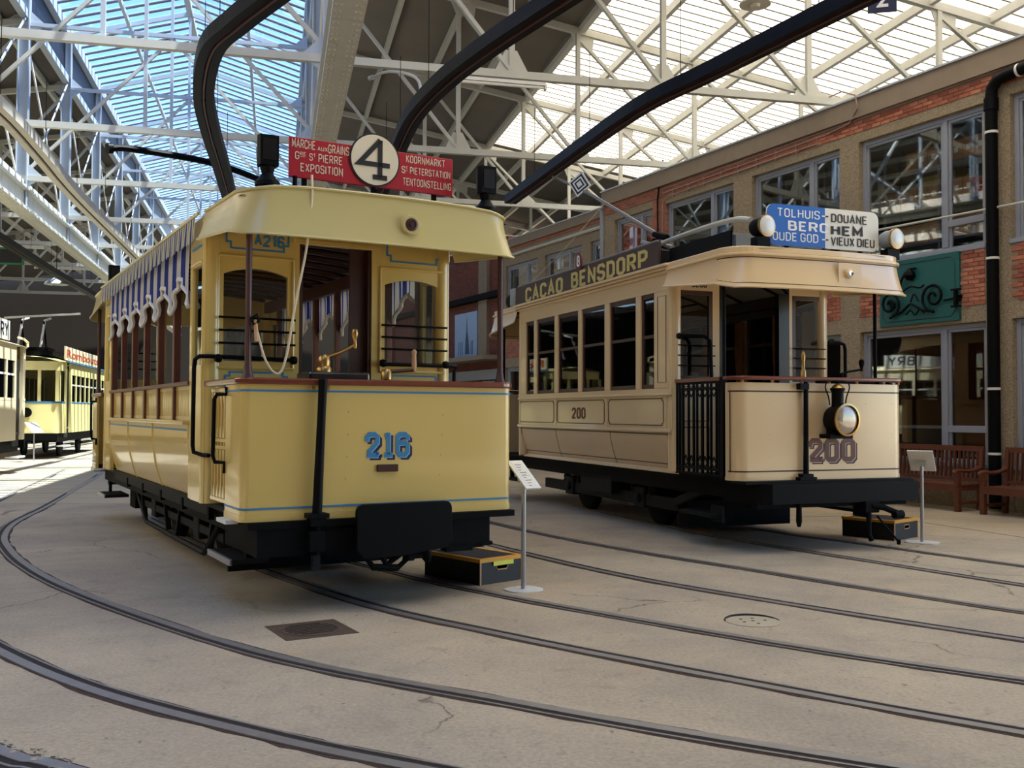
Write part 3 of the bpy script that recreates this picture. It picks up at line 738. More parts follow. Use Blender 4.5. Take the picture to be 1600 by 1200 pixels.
def tz_tube(label, name, cat, pts, r, m):
    t = thing(name, label, cat, (0,0,0), 0); MB().tube(catmull(pts, 6), r, 8).build('tube_run', m, t, True); MB().lathe([(r*1.5,-.05),(r*1.5,.05)], pts[0], V3(pts[1])-V3(pts[0]), 10).build('end_clamp', m, t, True); return t
tz_tube('black feeder pipe bowed across the glazed roof, left of the round sign', 'feeder_pipe', 'pipe', [(-7.9,19.3,6.75),(-7.6,19.6,6.82),(-6.4,20.6,6.82),(-5.6,21.6,6.7),(-5.0,22.5,6.45)], .07, 'black')
tz_tube('pale cable curving from the nearest tie beam down to the middle black trough', 'feed_cable', 'cable', [(-2.6,18.0,7.72),(-2.2,17.6,7.70),(-1.7,17.2,7.45),(-1.6,16.9,7.0),(-1.75,16.6,6.45)], .028, 'steel_paint')
tz_tube('second pale cable, bowed the other way, from the tie beam to the middle trough', 'feed_cable', 'cable', [(-.6,18.4,7.74),(-1.1,17.9,7.70),(-1.42,17.5,7.5),(-1.46,17.2,7.0),(-1.8,16.8,6.45)], .028, 'steel_paint')
# fluorescent battens, pendant lamps, signs hung in the roof
def batten(label, v, u, z, L=2.0):
    p = hx * v + hy * u; t = thing('batten_light', label, 'lamp', (p.x, p.y, z), HALL, 'fluorescent battens')
    MB().box(-L/2, L/2, -.05, .05, 0, .06).build('batten_body', 'white_paint', t)
    MB().tube([(-L/2+.03, 0, -.03), (L/2-.03, 0, -.03)], .03, 8).build('lamp_tube', 'tube_white', t)
    for s in (-1, 1): MB().box(s*L/2-.02, s*L/2+.02, -.045, .045, -.07, .03).build('lamp_holder', 'white_paint', t)
batten('white fluorescent batten under the nearest tie beam, right of the girder', 4.0, 17.75, 7.70, 1.7)
batten('white fluorescent batten under the third tie beam, by the red route sign', 4.6, 28.85, 7.70, 2.2)
batten('white fluorescent batten at the far left under the white-lined girder', -9.4, 28.85, 7.70, 2.0)
batten('white fluorescent batten left of the girder, second row back', -10.2, 34.4, 7.70, 2.2)
batten('white fluorescent batten left of the girder, third row back', -9.6, 39.95, 7.70, 2.2)
batten('white fluorescent batten farthest back at the left', -8.9, 45.5, 7.70, 2.2)
def pendant(label, x, y, z, r, m):
    t = thing('pendant_lamp', label, 'lamp', (x, y, z), 0, 'pendant lamps')
    MB().lathe([(r,0),(r*.98,.03),(r*.55,r*.45),(r*.2,r*.6),(r*.2,r*.95)], n=20).build('lamp_shade', m, t, True)
    MB().lathe([(r*.3,-.04),(r*.36,.02),(r*.2,.10)], n=12).build('lamp_bulb', 'bulb', t, True)
    MB().tube([(0,0,r*.9),(0,0,r*.9+1.2)], .012, 6).build('lamp_cord', 'black', t)
pendant('grey bell lamp cut off at the top edge, right of the middle', 3.41, 13.83, 7.36, .22, 'steel_paint')
pendant('small blue-white bell lamp deep at the left under the roof', -16.6, 36.0, 6.2, .42, 'steel_blue')
t = thing('track_sign', 'dark plate with a white 2 at the top edge, right', 'sign', (4.55,12.1,6.55), rad(-12))
MB().box(-.17,.17,-.01,.01,0,.40).build('sign_plate', 'navy', t); text('2', .14, .22, 'white_print', t, (0,-.014,.17), name='numeral', bold=.02)
for s in (-.12,.12): MB().tube([(s,0,.38),(s,0,1.3)], .005, 5).build('hanger', 'black_iron', t)
t = thing('exit_sign', 'small dark exit sign with a green border at the far left', 'sign', (-17.5,34.5,7.0), rad(10))
MB().box(-.42,.42,-.03,.03,-.3,.3).build('sign_box', 'box_black', t)
for a in ((-.42,-.36,-.3,.3),(.36,.42,-.3,.3),(-.42,.42,-.3,-.24),(-.42,.42,.24,.3)): MB().box(a[0],a[1],-.04,-.03,a[2],a[3]).build('sign_border', 'exit_green', t)
# ------------------------------------------------------------------ brick and concrete building at the right (local x into the wall, y along it, z up)
BP, BR = Vector((7.98, 16.6, 0)), rad(26.6)
bx_ = Vector((math.cos(BR), math.sin(BR), 0)); by_ = Vector((-math.sin(BR), math.cos(BR), 0))
def bw(x, y, z): return BP + bx_ * x + by_ * y + Vector((0, 0, z))
wr = structure('wall_right', BP, BR, 'two-storey front of exposed-aggregate concrete piers with red brick panels')
def wb(name, x0, x1, y0, y1, z0, z1, m, parent=None, bevel=0): return MB().box(x0, x1, y0, y1, z0, z1).build(name, m, parent or wr, bevel=bevel)
bays = [(-3.23,-.45),(.04,2.82),(3.32,5.94),(6.58,9.22)]
piers = [(-3.9,-3.23),(-.45,.04),(2.82,3.32),(5.94,6.58),(9.22,9.78),(11.6,12.13)]
for a, c in piers: wb('pier', 0, .34, a, c, 0, 7.05, 'pebble' if a != 9.22 else 'brickwork')
allb = bays + [(9.78, 11.6)]
for i, (a, c) in enumerate(allb):
    wb('base_course', .02, .34, a, c, 0, .72, 'pebble')
    wb('lintel', 0, .34, a, c, 3.17, 3.45, 'pebble')
    wb('spandrel_backing', .0, .34, a, c, 3.45, 4.42, 'mortar' if i < 3 else 'brickwork')
    wb('window_head', 0, .34, a, c, 6.87, 7.05, 'pebble')
wb('frieze_backing', .0, .34, -3.9, 12.13, 7.05, 7.33, 'mortar')
wb('frieze_brickwork', -.012, .05, 4.2, 12.13, 7.06, 7.32, 'brickwork')
wb('parapet', -.10, .40, -3.9, 12.13, 7.33, 7.70, 'concrete_far'); wb('coping', -.14, .44, -3.9, 12.13, 7.70, 7.735, 'steel_blue')
# bricks one by one where they can be told apart
brick_me = [MB().box(-.015, .05, -.103, .103, -.030, .030).mesh('brick', m) for m in ('brick', 'brick_pale', 'brick_dark')]
def bricks(y0, y1, z0, z1):
    nz = int((z1 - z0) / .074)
    for r in range(nz):
        z = z0 + .037 + r * .074; y = y0 + (0.103 if r % 2 == 0 else 0.0); 
        while y < y1 - .02:
            a = max(y0 + .002, y - .103); c = min(y1 - .002, y + .103)
            if c - a > .04:
                inst(random.choice(brick_me), 'brick', wr, (random.uniform(-.004, .004), (a + c) / 2, z), (0, 0, 0), (1, (c - a) / .206, 1))
            y += .218
bricks(.04, .56, 3.45, 4.42); bricks(2.24, 2.82, 3.45, 4.42); bricks(-1.0, -.45, 3.45, 4.42); bricks(-1.0, 4.2, 7.06, 7.33)
bricks(3.32, 4.2, 3.45, 4.0)
wb('brickwork_field', -.012, .05, .56, 2.24, 3.45, 4.42, 'brickwork'); wb('brickwork_field', -.012, .05, -3.2, -1.0, 3.45, 4.42, 'brickwork'); wb('brickwork_field', -.012, .05, 4.2, 5.94, 3.45, 4.42, 'brickwork')
wb('brickwork_field', -.012, .05, 3.32, 4.2, 4.0, 4.42, 'brickwork')
# rooms behind the windows
for z0, z1, m in ((0.02, 3.2, 'interior_red'), (4.2, 7.2, 'interior_dark')):
    wb('room_back', 4.6, 4.7, -3.9, 12.1, z0, z1, m); wb('room_floor', .34, 4.7, -3.9, 12.1, z0 - .02, z0 + .06, 'interior_floor'); wb('room_ceiling', .34, 4.7, -3.9, 12.1, z1, z1 + .1, 'interior_dark')
    wb('room_side', .34, 4.7, 12.0, 12.13, z0, z1, m); wb('room_side', .34, 4.7, -3.9, -3.8, z0, z1, m)
    wb('room_partition', .34, 4.6, 6.2, 6.3, z0, z1, 'interior_dark')
wb('flat_roof', .3, 12, -3.9, 30, 7.2, 7.3, 'roof_grey')

wn_ = [0]
def window(y0, y1, z0, z1, mull=None, transom=None, x=.10, blind=None, fr=.085, label=None):
    wn_[0] += 1; w = structure('window_%d' % wn_[0], BP, BR, label)
    def f(name, a, c, d, e, xx=(0, .09)): return MB().box(x+xx[0], x+xx[1], a, c, d, e).build(name, 'frame_grey', w, bevel=.008)
    f('window_frame', y0, y0+fr, z0, z1); f('window_frame', y1-fr, y1, z0, z1); f('window_frame', y0+fr, y1-fr, z1-fr, z1); f('window_frame', y0+fr, y1-fr, z0, z0+fr)
    MB().box(x-.13, x+.02, y0-.02, y1+.02, z0-.05, z0+.03).build('window_sill', 'frame_grey', w, bevel=.01)
    spans = [(y0+fr, y1-fr)]
    if mull is not None:
        f('mullion', mull-.055, mull+.055, z0+fr, z1-fr, (-.01, .09)); spans = [(y0+fr, mull-.055), (mull+.055, y1-fr)]
    for i, (a, c) in enumerate(spans):
        zb = z0 + fr
        f('sash', a, a+.05, zb, z1-fr, (.02,.07)); f('sash', c-.05, c, zb, z1-fr, (.02,.07)); f('sash', a, c, z1-fr-.05, z1-fr, (.02,.07))
        if transom is not None and i == 0 and mull is not None:
            f('transom', a, c, transom-.06, transom+.06, (-.005,.09))
            MB().box(x+.045, x+.051, a, c, zb, transom-.06).build('window_pane', 'glass', w); MB().box(x+.045, x+.051, a, c, transom+.06, z1-fr).build('window_pane', 'glass', w)
        else: MB().box(x+.045, x+.051, a, c, zb, z1-fr).build('window_pane', 'glass', w)
    if blind: MB().box(x+.10, x+.12, y0+fr, y1-fr, z0+fr, z1-fr).build('blind', blind, w)
    return w
for i, (a, c) in enumerate(bays):
    window(a, c, 4.45 if i < 2 else 4.55, 6.87, mull=a + .87, transom=4.95 if i < 2 else None)
for a, c in bays[:3]: window(a, c, .74, 3.17, mull=a + .91, transom=1.34)
window(9.78, 11.6, 5.2, 6.87, mull=10.4, blind='red_blind')
wb('spandrel', .02, .34, 9.78, 11.6, 4.42, 5.2, 'brickwork'); wb('lower_brickwork', .02, .34, 9.22, 12.13, .7, 3.2, 'brickwork'); wb('lower_brickwork', .02, .34, 6.58, 9.22, .7, 3.2, 'brickwork')
# far wing
for a, c in ((12.13, 12.2), (13.06, 13.57), (15.8, 16.3), (18.55, 18.75)): wb('pier', .12, .44, a, c, 0, 7.0, 'pebble')
for a, c, zz in ((12.2, 13.06, 5.5), (13.57, 15.8, 5.2), (16.3, 18.55, 4.9)):
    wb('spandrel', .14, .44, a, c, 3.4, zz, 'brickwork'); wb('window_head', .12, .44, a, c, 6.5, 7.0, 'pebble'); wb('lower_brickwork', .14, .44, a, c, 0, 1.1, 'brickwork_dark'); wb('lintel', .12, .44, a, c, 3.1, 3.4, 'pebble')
    window(a, c, zz, 6.5, mull=a + (c - a) * .36 if c - a > 1.5 else None, x=.2)
    window(a, c, 1.1, 3.1, mull=a + (c - a) * .5, x=.2)
wb('frieze_brickwork', .10, .44, 12.13, 18.75, 6.98, 7.08, 'brickwork'); wb('parapet', .02, .5, 12.13, 18.75, 7.08, 7.32, 'concrete_far'); wb('coping', -.02, .54, 12.13, 18.75, 7.32, 7.35, 'steel_blue')
wb('room_back', 3.6, 3.7, 12.1, 18.7, 0, 7.0, 'interior_dark'); wb('room_floor', .44, 3.7, 12.13, 18.7, 3.2, 3.3, 'interior_floor')
# dark brick wall farthest back
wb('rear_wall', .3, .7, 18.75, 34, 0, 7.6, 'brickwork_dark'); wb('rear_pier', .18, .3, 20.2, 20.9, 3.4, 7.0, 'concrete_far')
wb('rear_gutter', .02, .3, 18.8, 34, 5.58, 5.78, 'black_iron'); wb('rear_canopy', -.55, .3, 18.9, 25, 3.40, 3.55, 'concrete_far'); wb('rear_band', .16, .3, 18.8, 30, 2.75, 3.1, 'frame_grey')
window(18.95, 20.6, 1.2, 2.7, mull=19.8, x=.22); window(21.2, 23.2, 1.2, 2.7, mull=22.2, x=.22)
p = bw(.2, 22.0, 4.45); t = thing('poster', 'pale blue poster with a tall dark spire on the dark brick wall', 'poster', p, BR)
MB().box(-.02,.03,-1.0,1.0,-.8,.8).build('poster_sheet', 'poster_sky', t)
MB().prism([(-.34,-.72),(.05,-.72),(.0,-.2),(-.08,.1),(-.13,.66),(-.17,.1),(-.26,-.2)], -.026, -.021, 'yz').build('printed_spire', 'poster_tower', t)
for yv in (-.62,-.5,.3,.45,.62): MB().box(-.026,-.021,yv-.02,yv+.02,-.75,-.25).build('printed_mast', 'poster_tower', t)

# downpipe, conduits, cables
t = thing('downpipe', 'thick black downpipe with white clips between the big windows', 'pipe', bw(0,0,0), BR)
path = [(-.13,-.2,.05),(-.13,-.2,6.86),(-.13,-.22,7.02),(-.13,-.32,7.12),(-.13,-.5,7.16),(-.13,-3.6,7.30)]
MB().tube(path, .098, 16).build('pipe_body', 'black', t, True)
for z in (.95, 2.02, 4.18, 6.28): MB().lathe([(.106,-.02),(.106,.02)], (-.13,-.2,z), n=16).build('pipe_clip', 'white_paint', t, True)
MB().lathe([(.106,-.02),(.106,.02)], (-.13,-.72,7.17), (0,1,0), 16).build('pipe_clip', 'white_paint', t, True)
MB().lathe([(.115,-.1),(.115,.1)], (-.13,-.2,6.75), n=16).build('pipe_socket', 'black', t, True)
def conduit(label, pts, r, m='conduit', clips=()):
    t = thing('conduit', label, 'pipe', bw(0,0,0), BR, 'conduits on the brick building')
    MB().tube(pts, r, 8).build('conduit_tube', m, t, True)
    for y, z in clips: MB().box(-.04, .045, y-.012, y+.012, z-.045, z+.045).build('conduit_clip', m, t)
cl = [3.9 + .62*i for i in range(9)]
conduit('upper thin pink conduit running along the red frieze', [(-.02,-3.6,7.34),(-.02,3.2,7.31),(-.02,9.4,7.26)], .016)
conduit('middle thin pink conduit with clips below the parapet', [(-.03,3.6,7.22),(-.03,9.3,7.14)], .016, 'conduit', [(y, 7.22-(y-3.6)*.014) for y in cl])
conduit('lower thin pink conduit with clips below the parapet', [(-.03,3.9,7.10),(-.03,9.0,7.03),(-.03,9.3,6.9),(-.03,9.34,4.6)], .016, 'conduit', [(y, 7.10-(y-3.9)*.014) for y in cl])
conduit('dark cable loop hanging from the roof truss to the cream conduits', [(-.06,3.55,7.95),(-.16,3.1,7.92),(-.16,2.75,7.75),(-.15,2.7,7.5),(-.06,3.0,7.28),(-.04,3.6,7.22)], .016, 'conduit')
conduit('black cable dropping beside the small red window', [(-.02,9.3,8.0),(-.06,9.38,7.55),(-.05,9.5,7.0),(-.03,9.5,4.4)], .02, 'black')
conduit('grey square downpipe at the corner of the taller part', [(-.02,12.2,7.25),(-.02,12.2,.3)], .07, 'frame_grey')
conduit('grey pipe along the far wing below its parapet', [(.06,12.4,6.82),(.06,18.6,6.82)], .05, 'steel_paint')
conduit('slanting pale stay rod across the upper window, beside the route sign', [(-.12,4.2,5.08),(-.12,-3.0,4.98)], .022, 'steel_paint')

# green panel and wrought-iron bracket
t = thing('sign_panel', 'dark green panel with thin border on the spandrel', 'panel', bw(0, 1.40, 3.82), BR)
MB().box(-.055, .02, -.88, .88, -.60, .60).build('panel_board', 'green_panel', t, bevel=.008)
c_ = .09; e = [(-.80,-.52+c_),(-.80+c_,-.52),(.80-c_,-.52),(.80,-.52+c_),(.80,.52-c_),(.80-c_,.52),(-.80+c_,.52),(-.80,.52-c_)]
MB().tube([(-.058,a,d) for a, d in e], .007, 4, True).build('panel_line', 'green_line', t)
t = thing('iron_bracket', 'black wrought-iron bracket with two scrolls in front of the green panel', 'bracket', bw(-.12, 1.40, 3.60), BR)
def spiral(cy, cz, r0, r1, a0, turns, n=26): return [(-.0, cy + (r0+(r1-r0)*i/n)*math.cos(a0+turns*2*math.pi*i/n), cz + (r0+(r1-r0)*i/n)*math.sin(a0+turns*2*math.pi*i/n)) for i in range(n+1)]
MB().tube(spiral(.58,.02,.03,.25,0,1.75), .026, 6).build('scroll', 'black', t, True)
MB().tube(spiral(-.40,.07,.03,.27,math.pi,-1.75), .026, 6).build('scroll', 'black', t, True)
MB().tube(catmull([(0,.52,-.19),(0,.30,-.14),(0,.12,-.02),(0,0,-.06),(0,-.15,-.14),(0,-.36,-.19)], 5), .024, 6).build('bracket_bar', 'black', t, True)
MB().tube(catmull([(0,.20,-.20),(0,.1,-.13),(0,.0,-.22),(0,-.1,-.13),(0,-.2,-.2)], 4), .014, 6).build('bracket_leaf', 'black', t, True)
MB().tube(catmull([(0,.1,.02),(0,.02,.16),(0,-.08,.02)], 4), .014, 6).build('bracket_leaf', 'black', t, True)
MB().tube([(0,-.62,-.02),(0,-.86,.0)], .02, 6).build('bracket_bar', 'black', t)
MB().box(-.03,.03,-.89,-.84,-.16,.16).build('end_plate', 'black', t); MB().box(-.03,.03,-.96,-.78,.13,.16).build('end_plate', 'black', t); MB().box(-.03,.03,-.96,-.78,-.16,-.13).build('end_plate', 'black', t)
MB().tube(catmull([(0,.3,.22),(0,.1,.30),(0,-.1,.26),(0,-.2,.3)], 4), .016, 6).build('bracket_bar', 'black', t, True)
MB().tube(catmull([(0,.34,.24),(0,.30,.44),(0,.16,.60),(0,-.02,.62)],4), .022, 6).build('lamp_arm', 'black', t, True); MB().lathe([(.02,.14),(.10,.05),(.11,0),(.05,-.08)], (0,.12,.50), n=12).build('lamp_body', 'black', t, True)
MB().box(0,.12,-.9,-.82,-.05,.05).build('wall_stud', 'black', t); MB().box(0,.12,.5,.58,-.05,.05).build('wall_stud', 'black', t)

# archive shelving behind the upper windows
def shelving(label, y0, y1, x, levels):
    t = thing('shelving_unit', label, 'shelf', bw(x, y0, 4.26), BR, 'steel shelving behind the upper windows')
    for y in (0, (y1-y0)/2, y1-y0):
        for dx in (0, .42): MB().box(dx-.02, dx+.02, y-.025, y+.025, 0, 2.6).build('upright', 'shelf_steel', t)
    for z in levels: MB().box(-.03, .45, 0, y1-y0, z-.045, z).build('shelf_board', 'shelf_steel', t)
    return t
shelving('grey steel shelving full of brown boxes behind the large upper window', .2, 2.75, .62, (.55, 1.25, 1.95))
shelving('grey steel shelving with dark binders behind the second upper window', 3.4, 5.9, .9, (.5, 1.15, 1.8))
abox = {}
for m in ('cardboard', 'cardboard_dark'): abox[m] = MB().box(0, .33, -.115, .115, 0, .36).mesh('box_body', m)
lab_me = MB().box(-.004, 0, -.04, .04, .14, .24).mesh('paper_label', 'paper')
lid_me = MB().box(-.006, .335, -.12, .12, .30, .365).mesh('box_lid', 'cardboard')
rn = {.55: 'bottom', 1.25: 'middle', 1.95: 'top'}
for z in (.55, 1.25, 1.95):
    y = .36; nb = 0
    while y < 2.65:
        if not (z == 1.25 and .36 <= y < .75) and not (z == 1.95 and y > 2.2):
            t = thing('archive_box', 'brown cardboard archive box with paper label, %s from the right on the %s shelf' % (ORD[nb], rn[z]), 'box', bw(.64, y, 4.26 + z), BR, 'archive boxes on the %s shelf' % rn[z])
            inst(abox['cardboard'], 'box_body', t); inst(lab_me, 'paper_label', t); inst(lid_me, 'box_lid', t); nb += 1
        y += .252
t = thing('yellow_crate', 'yellow crate behind the boxes at the top left of the large upper window', 'box', bw(1.6, 2.35, 4.26), BR)
MB().box(0,.5,-.4,.4,1.6,2.15).build('crate_body', 'yellow_box', t); MB().box(.05,.45,-.35,.35,0,1.6).build('crate_stand', 'interior_dark', t)
for i in range(12):
    a, c = divmod(i, 4)
    t = tag(MB().lathe([(.055,0),(.055,.4)], (0,0,0), (1,0,0), 12).build('paper_roll', 'tape_red', None, True), 'red paper roll, %s from the right in the %s row of the pile' % (ORD[c], ('lowest','middle','top')[a]), 'roll', 'red paper rolls')
    t.location = bw(.64, .40 + c*.112 + (a % 2)*.05, 4.26 + 1.25 + .056 + a*.098); t.rotation_euler = (0, 0, BR)
for z in (.5, 1.15, 1.8):
    for i in range(9):
        t = thing('binder', 'dark binder with white label, second upper window, %s from the right, %s shelf' % (ORD[i], {.5:'lowest',1.15:'middle',1.8:'highest'}[z]), 'binder', bw(.92, 3.6 + i*.25, 4.26 + z), BR, 'binders on the %s shelf' % {.5:'lowest',1.15:'middle',1.8:'highest'}[z])
        MB().box(0,.28,-.06,.06,0,.34).build('binder_cover', 'interior_dark' if i % 3 else 'cardboard_dark', t); MB().box(-.003,0,-.035,.035,.15,.28).build('spine_label', 'paper', t)
# things in the ground-floor room
t = thing('display_cabinet', 'brown wooden cabinet with two arched panes behind the lower window', 'cabinet', bw(2.2, .15, .1), BR)
for y in (0, .62, 1.24): MB().box(0,.4,y-.05,y+.05,0,2.9).build('stile', 'ply', t)
MB().box(0,.4,0,1.24,2.75,2.95).build('cornice', 'ply', t); MB().box(0,.4,0,1.24,.75,.85).build('rail', 'ply', t); MB().box(.05,.4,.05,1.19,.1,.75).build('cabinet_body', 'wood_brown', t)
for y in (.05,.67): MB().box(.02,.03,y,y+.52,.85,2.75).build('cabinet_pane', 'glass', t)
t = thing('long_table', 'long cream table behind the lower window', 'table', bw(1.45, .3, .08), BR)
MB().box(0,.6,0,2.3,.72,.78).build('table_top', 'cream_far', t)
for x in (.05,.55):
    for y in (.05,2.25): MB().box(x-.03,x+.03,y-.03,y+.03,0,.72).build('leg', 'wood_brown', t)
t = thing('display_case', 'dark display case with a pale base at the left of the lower window', 'case', bw(.8, 1.5, .08), BR)
MB().box(0,.5,0,1.1,.9,1.25).build('case_body', 'box_black', t); MB().box(-.02,.52,-.02,1.12,1.25,1.30).build('case_top', 'frame_grey', t); MB().box(.03,.06,.1,.9,.95,1.1).build('case_label', 'paper', t)
for y in (.05,1.05): MB().box(.05,.45,y-.03,y+.03,0,.9).build('leg', 'box_black', t)

# benches
def bench(label, y0, L):
    t = thing('bench', label, 'bench', bw(-.72, y0, 0), BR, 'wooden benches along the building')
    for y in (.04, L-.04):
        MB().box(-.04,.04,y-.04,y+.04,0,.66).build('leg', 'bench_wood', t); MB().bar((.52,y,0),(.60,y,1.02),.07,.07).build('leg', 'bench_wood', t)
        MB().tube(catmull([(-.10,y,.63),(-.02,y,.675),(.2,y,.66),(.38,y,.67),(.56,y,.72)],3), .034, 6).build('armrest', 'bench_wood', t, True)
        MB().box(0,.52,y-.025,y+.025,.12,.17).build('stretcher', 'bench_wood', t); MB().box(0,.52,y-.03,y+.03,.34,.42).build('side_rail', 'bench_wood', t)
    for i in range(5): MB().box(-.05+i*.115,.045+i*.115,0,L,.42,.445).build('seat_slat', 'bench_wood', t)
    MB().box(-.045,-.01,.06,L-.06,.33,.42).build('front_rail', 'bench_wood', t)
    MB().bar((.605,0,1.02),(.605,L,1.02),.05,.09).build('top_rail', 'bench_wood', t); MB().bar((.555,.05,.50),(.555,L-.05,.50),.04,.06).build('lower_rail', 'bench_wood', t)
    n = int((L-.16)/.088)
    me = MB().bar((.56,0,.52),(.60,0,.98),.052,.02,(0,0,1)).mesh('back_slat', 'bench_wood')
    for i in range(n): inst(me, 'back_slat', t, (0,.12+i*(L-.24)/(n-1),0))
bench('brown slatted bench behind the cream tram, left of the downpipe', 0.0, 2.3)
bench('brown slatted bench at the right edge, past the downpipe', -2.65, 2.25)
# ------------------------------------------------------------------ yellow open tram 216 (local x across, y back from the front dash, z up)
def plan_path(w, ue, r, n=6, bulge=0.0, u_front=0.0):
    """U-shaped plan line from left rear round the front to right rear"""
    pts = [(-w, ue)]
    for i in range(n+1):
        a = math.pi + (math.pi/2)*i/n; pts.append((-w + r + r*math.cos(a), u_front + r + r*math.sin(a)))
    m = 8
    for i in range(1, m):
        x = -w + r + (2*w-2*r)*i/m; pts.append((x, u_front - bulge*(1-(x/(w-r))**2)))
    for i in range(n+1):
        a = 1.5*math.pi + (math.pi/2)*i/n; pts.append((w - r + r*math.cos(a), u_front + r + r*math.sin(a)))
    pts.append((w, ue)); return pts
def mirror(me_name, o, L):  # a part turned end for end about the middle of the car
    c = o.copy(); COL.objects.link(c); c.parent = o.parent; c.rotation_euler.z += math.pi; c.location = (-o.location[0], L - o.location[1], o.location[2]); return c
def sweep_rect(path, z0, z1, win, wout):
    A = []; N = len(path); rows = []
    for i in range(N):
        a = Vector(path[max(i-1,0)]); c = Vector(path[min(i+1,N-1)]); t = (c-a).normalized(); nn = Vector((-t.y, t.x))
        x, y = path[i]; rows.append([(x+nn.x*win, y+nn.y*win, z0), (x-nn.x*wout, y-nn.y*wout, z0), (x-nn.x*wout, y-nn.y*wout, z1), (x+nn.x*win, y+nn.y*win, z1)])
    b = MB(); b.v = [p for r in rows for p in r]
    for i in range(N-1):
        for j in range(4): b.f.append((i*4+j, i*4+(j+1)%4, (i+1)*4+(j+1)%4, (i+1)*4+j))
    b.f.append((3,2,1,0)); b.f.append(tuple((N-1)*4+j for j in range(4))); return b
LA = 8.75
A = thing('tram', 'yellow open-sided tram 216 with blue and white striped curtains', 'tram', (-1.0387, 8.2353, 0), rad(29.85))
def A_(b, name, m, smooth=False, bevel=0, both=False, parent=None):
    o = b.build(name, m, parent or A, smooth, bevel)
    if both: mirror(name, o, LA)
    return o
# underframe and truck
A_(MB().box(-1.02,1.02,.10,LA-.10,.56,.74), 'underframe', 'black_iron')
A_(MB().box(-1.1,1.1,.02,LA-.02,.74,.785), 'floor_plate', 'grime')
A_(MB().box(-1.16,1.2,-.05,.25,.690,.742), 'bumper_board', 'black_iron', both=True)
A_(MB().box(-1.08,.96,-.03,.05,.47,.69), 'headstock', 'black_iron', both=True)
A_(MB().box(.55,.80,-.02,.1,.41,.47), 'sand_box', 'black_iron'); A_(MB().bar((.80,.05,.44),(1.02,.05,.455),.05,.03), 'step_arm', 'black_iron')
pl = [(-.317,.50),(-.317,.80)] + [(-.317+.06-.06*math.cos(a), .80+.06*math.sin(a)) for a in (.4,.8,1.2,1.57)] + [(.467+.06*math.sin(a), .80+.06*math.cos(a)) for a in (0,.4,.8,1.2,1.57)] + [(.527,.53),(.48,.47),(.1,.43),(-.25,.42)]
A_(MB().prism(pl, -.17, -.12), 'buffer_plate', 'black', bevel=.006)
A_(MB().box(-.1,.3,-.12,-.02,.5,.66), 'buffer_block', 'black_iron')
for a, c in (((-.24,-.1,.46),(-.15,-.1,.35)), ((-.10,-.1,.46),(-.03,-.1,.35)), ((.12,-.1,.45),(-.06,-.1,.34)), ((.22,-.1,.45),(.06,-.1,.32))): A_(MB().tube([a, c], .022, 8), 'coupling_link', 'black_iron', True)
A_(MB().tube([(-.16,-.1,.345),(.07,-.1,.325)], .028, 8), 'coupling_head', 'black_iron', True)
A_(MB().lathe([(.02,0),(.065,.008),(.07,.03),(.03,.07),(.03,.20)], (.34,-.12,.42), (-1,0,0), 16), 'brake_valve', 'black_iron', True)
A_(MB().lathe([(.05,-.05),(.05,.05)], (.16,-.1,.43), (0,0,1), 10), 'valve_body', 'black_iron', True)
for y in (3.15, 5.6):
    A_(MB().tube([(-.62,y,.39),(.62,y,.39)], .06, 10), 'axle', 'black_iron', True)
    for s in (-1,1):
        A_(MB().lathe([(.06,-.05),(.33,-.05),(.36,-.03),(.39,-.06),(.41,-.065),(.41,-.05),(.385,.03),(.34,.04),(.1,.05),(.06,.06)], (s*.53,y,.39), (s,0,0), 28), 'wheel', 'black_iron', True)
        A_(MB().box(s*.78-.07,s*.78+.07,y-.13,y+.13,.26,.52), 'axle_box', 'grime', bevel=.02)
        A_(MB().tube([(s*.78,y-.5,.58),(s*.78,y-.25,.50),(s*.78,y,.48),(s*.78,y+.25,.50),(s*.78,y+.5,.58)], .035, 6), 'leaf_spring', 'grime', True)
for s in (-1,1):
    A_(MB().box(s*.80-.04,s*.80+.04,2.0,6.75,.34,.42), 'truck_frame', 'grime')
    A_(MB().tube([(s*.86,2.1,.5),(s*.86,2.7,.16),(s*.86,6.0,.16),(s*.86,6.7,.5)], .03, 6), 'truss_rod', 'grime', True)
    for y in (2.35,3.9,4.85,6.4): A_(MB().bar((s*.84,y,.60),(s*.84,y+(.2 if y<4 else -.2),.2),.06,.05), 'brake_hanger', 'grime')
    A_(MB().box(s*1.0-.16,s*1.0+.16,.45,1.20,.36,.40), 'step_board', 'grime', both=True); A_(MB().box(s*1.16-.012,s*1.16+.012,.45,1.20,.355,.405), 'step_trim', 'stand_grey', both=True)
    A_(MB().box(s*1.0-.02,s*1.0+.02,.5,.56,.38,.74), 'step_bracket', 'black_iron', both=True)
    A_(MB().box(s*1.14-.12,s*1.14+.10,.22,.52,.715,.745), 'step_edge', 'white_paint', both=True)
A_(MB().box(-.80,.90,1.95,2.00,.07,.56), 'lifeguard', 'black_iron'); A_(MB().box(-1.02,-.2,.25,1.2,.44,.56), 'air_tank', 'black_iron'); A_(MB().box(-.8,.8,7.25,7.7,.22,.55), 'lifeguard', 'black_iron')  # front lifeguard board added to deepen the shade under the tram
A_(MB().box(-.55,.35,2.6,6.2,.25,.6), 'motor_case', 'black_iron')
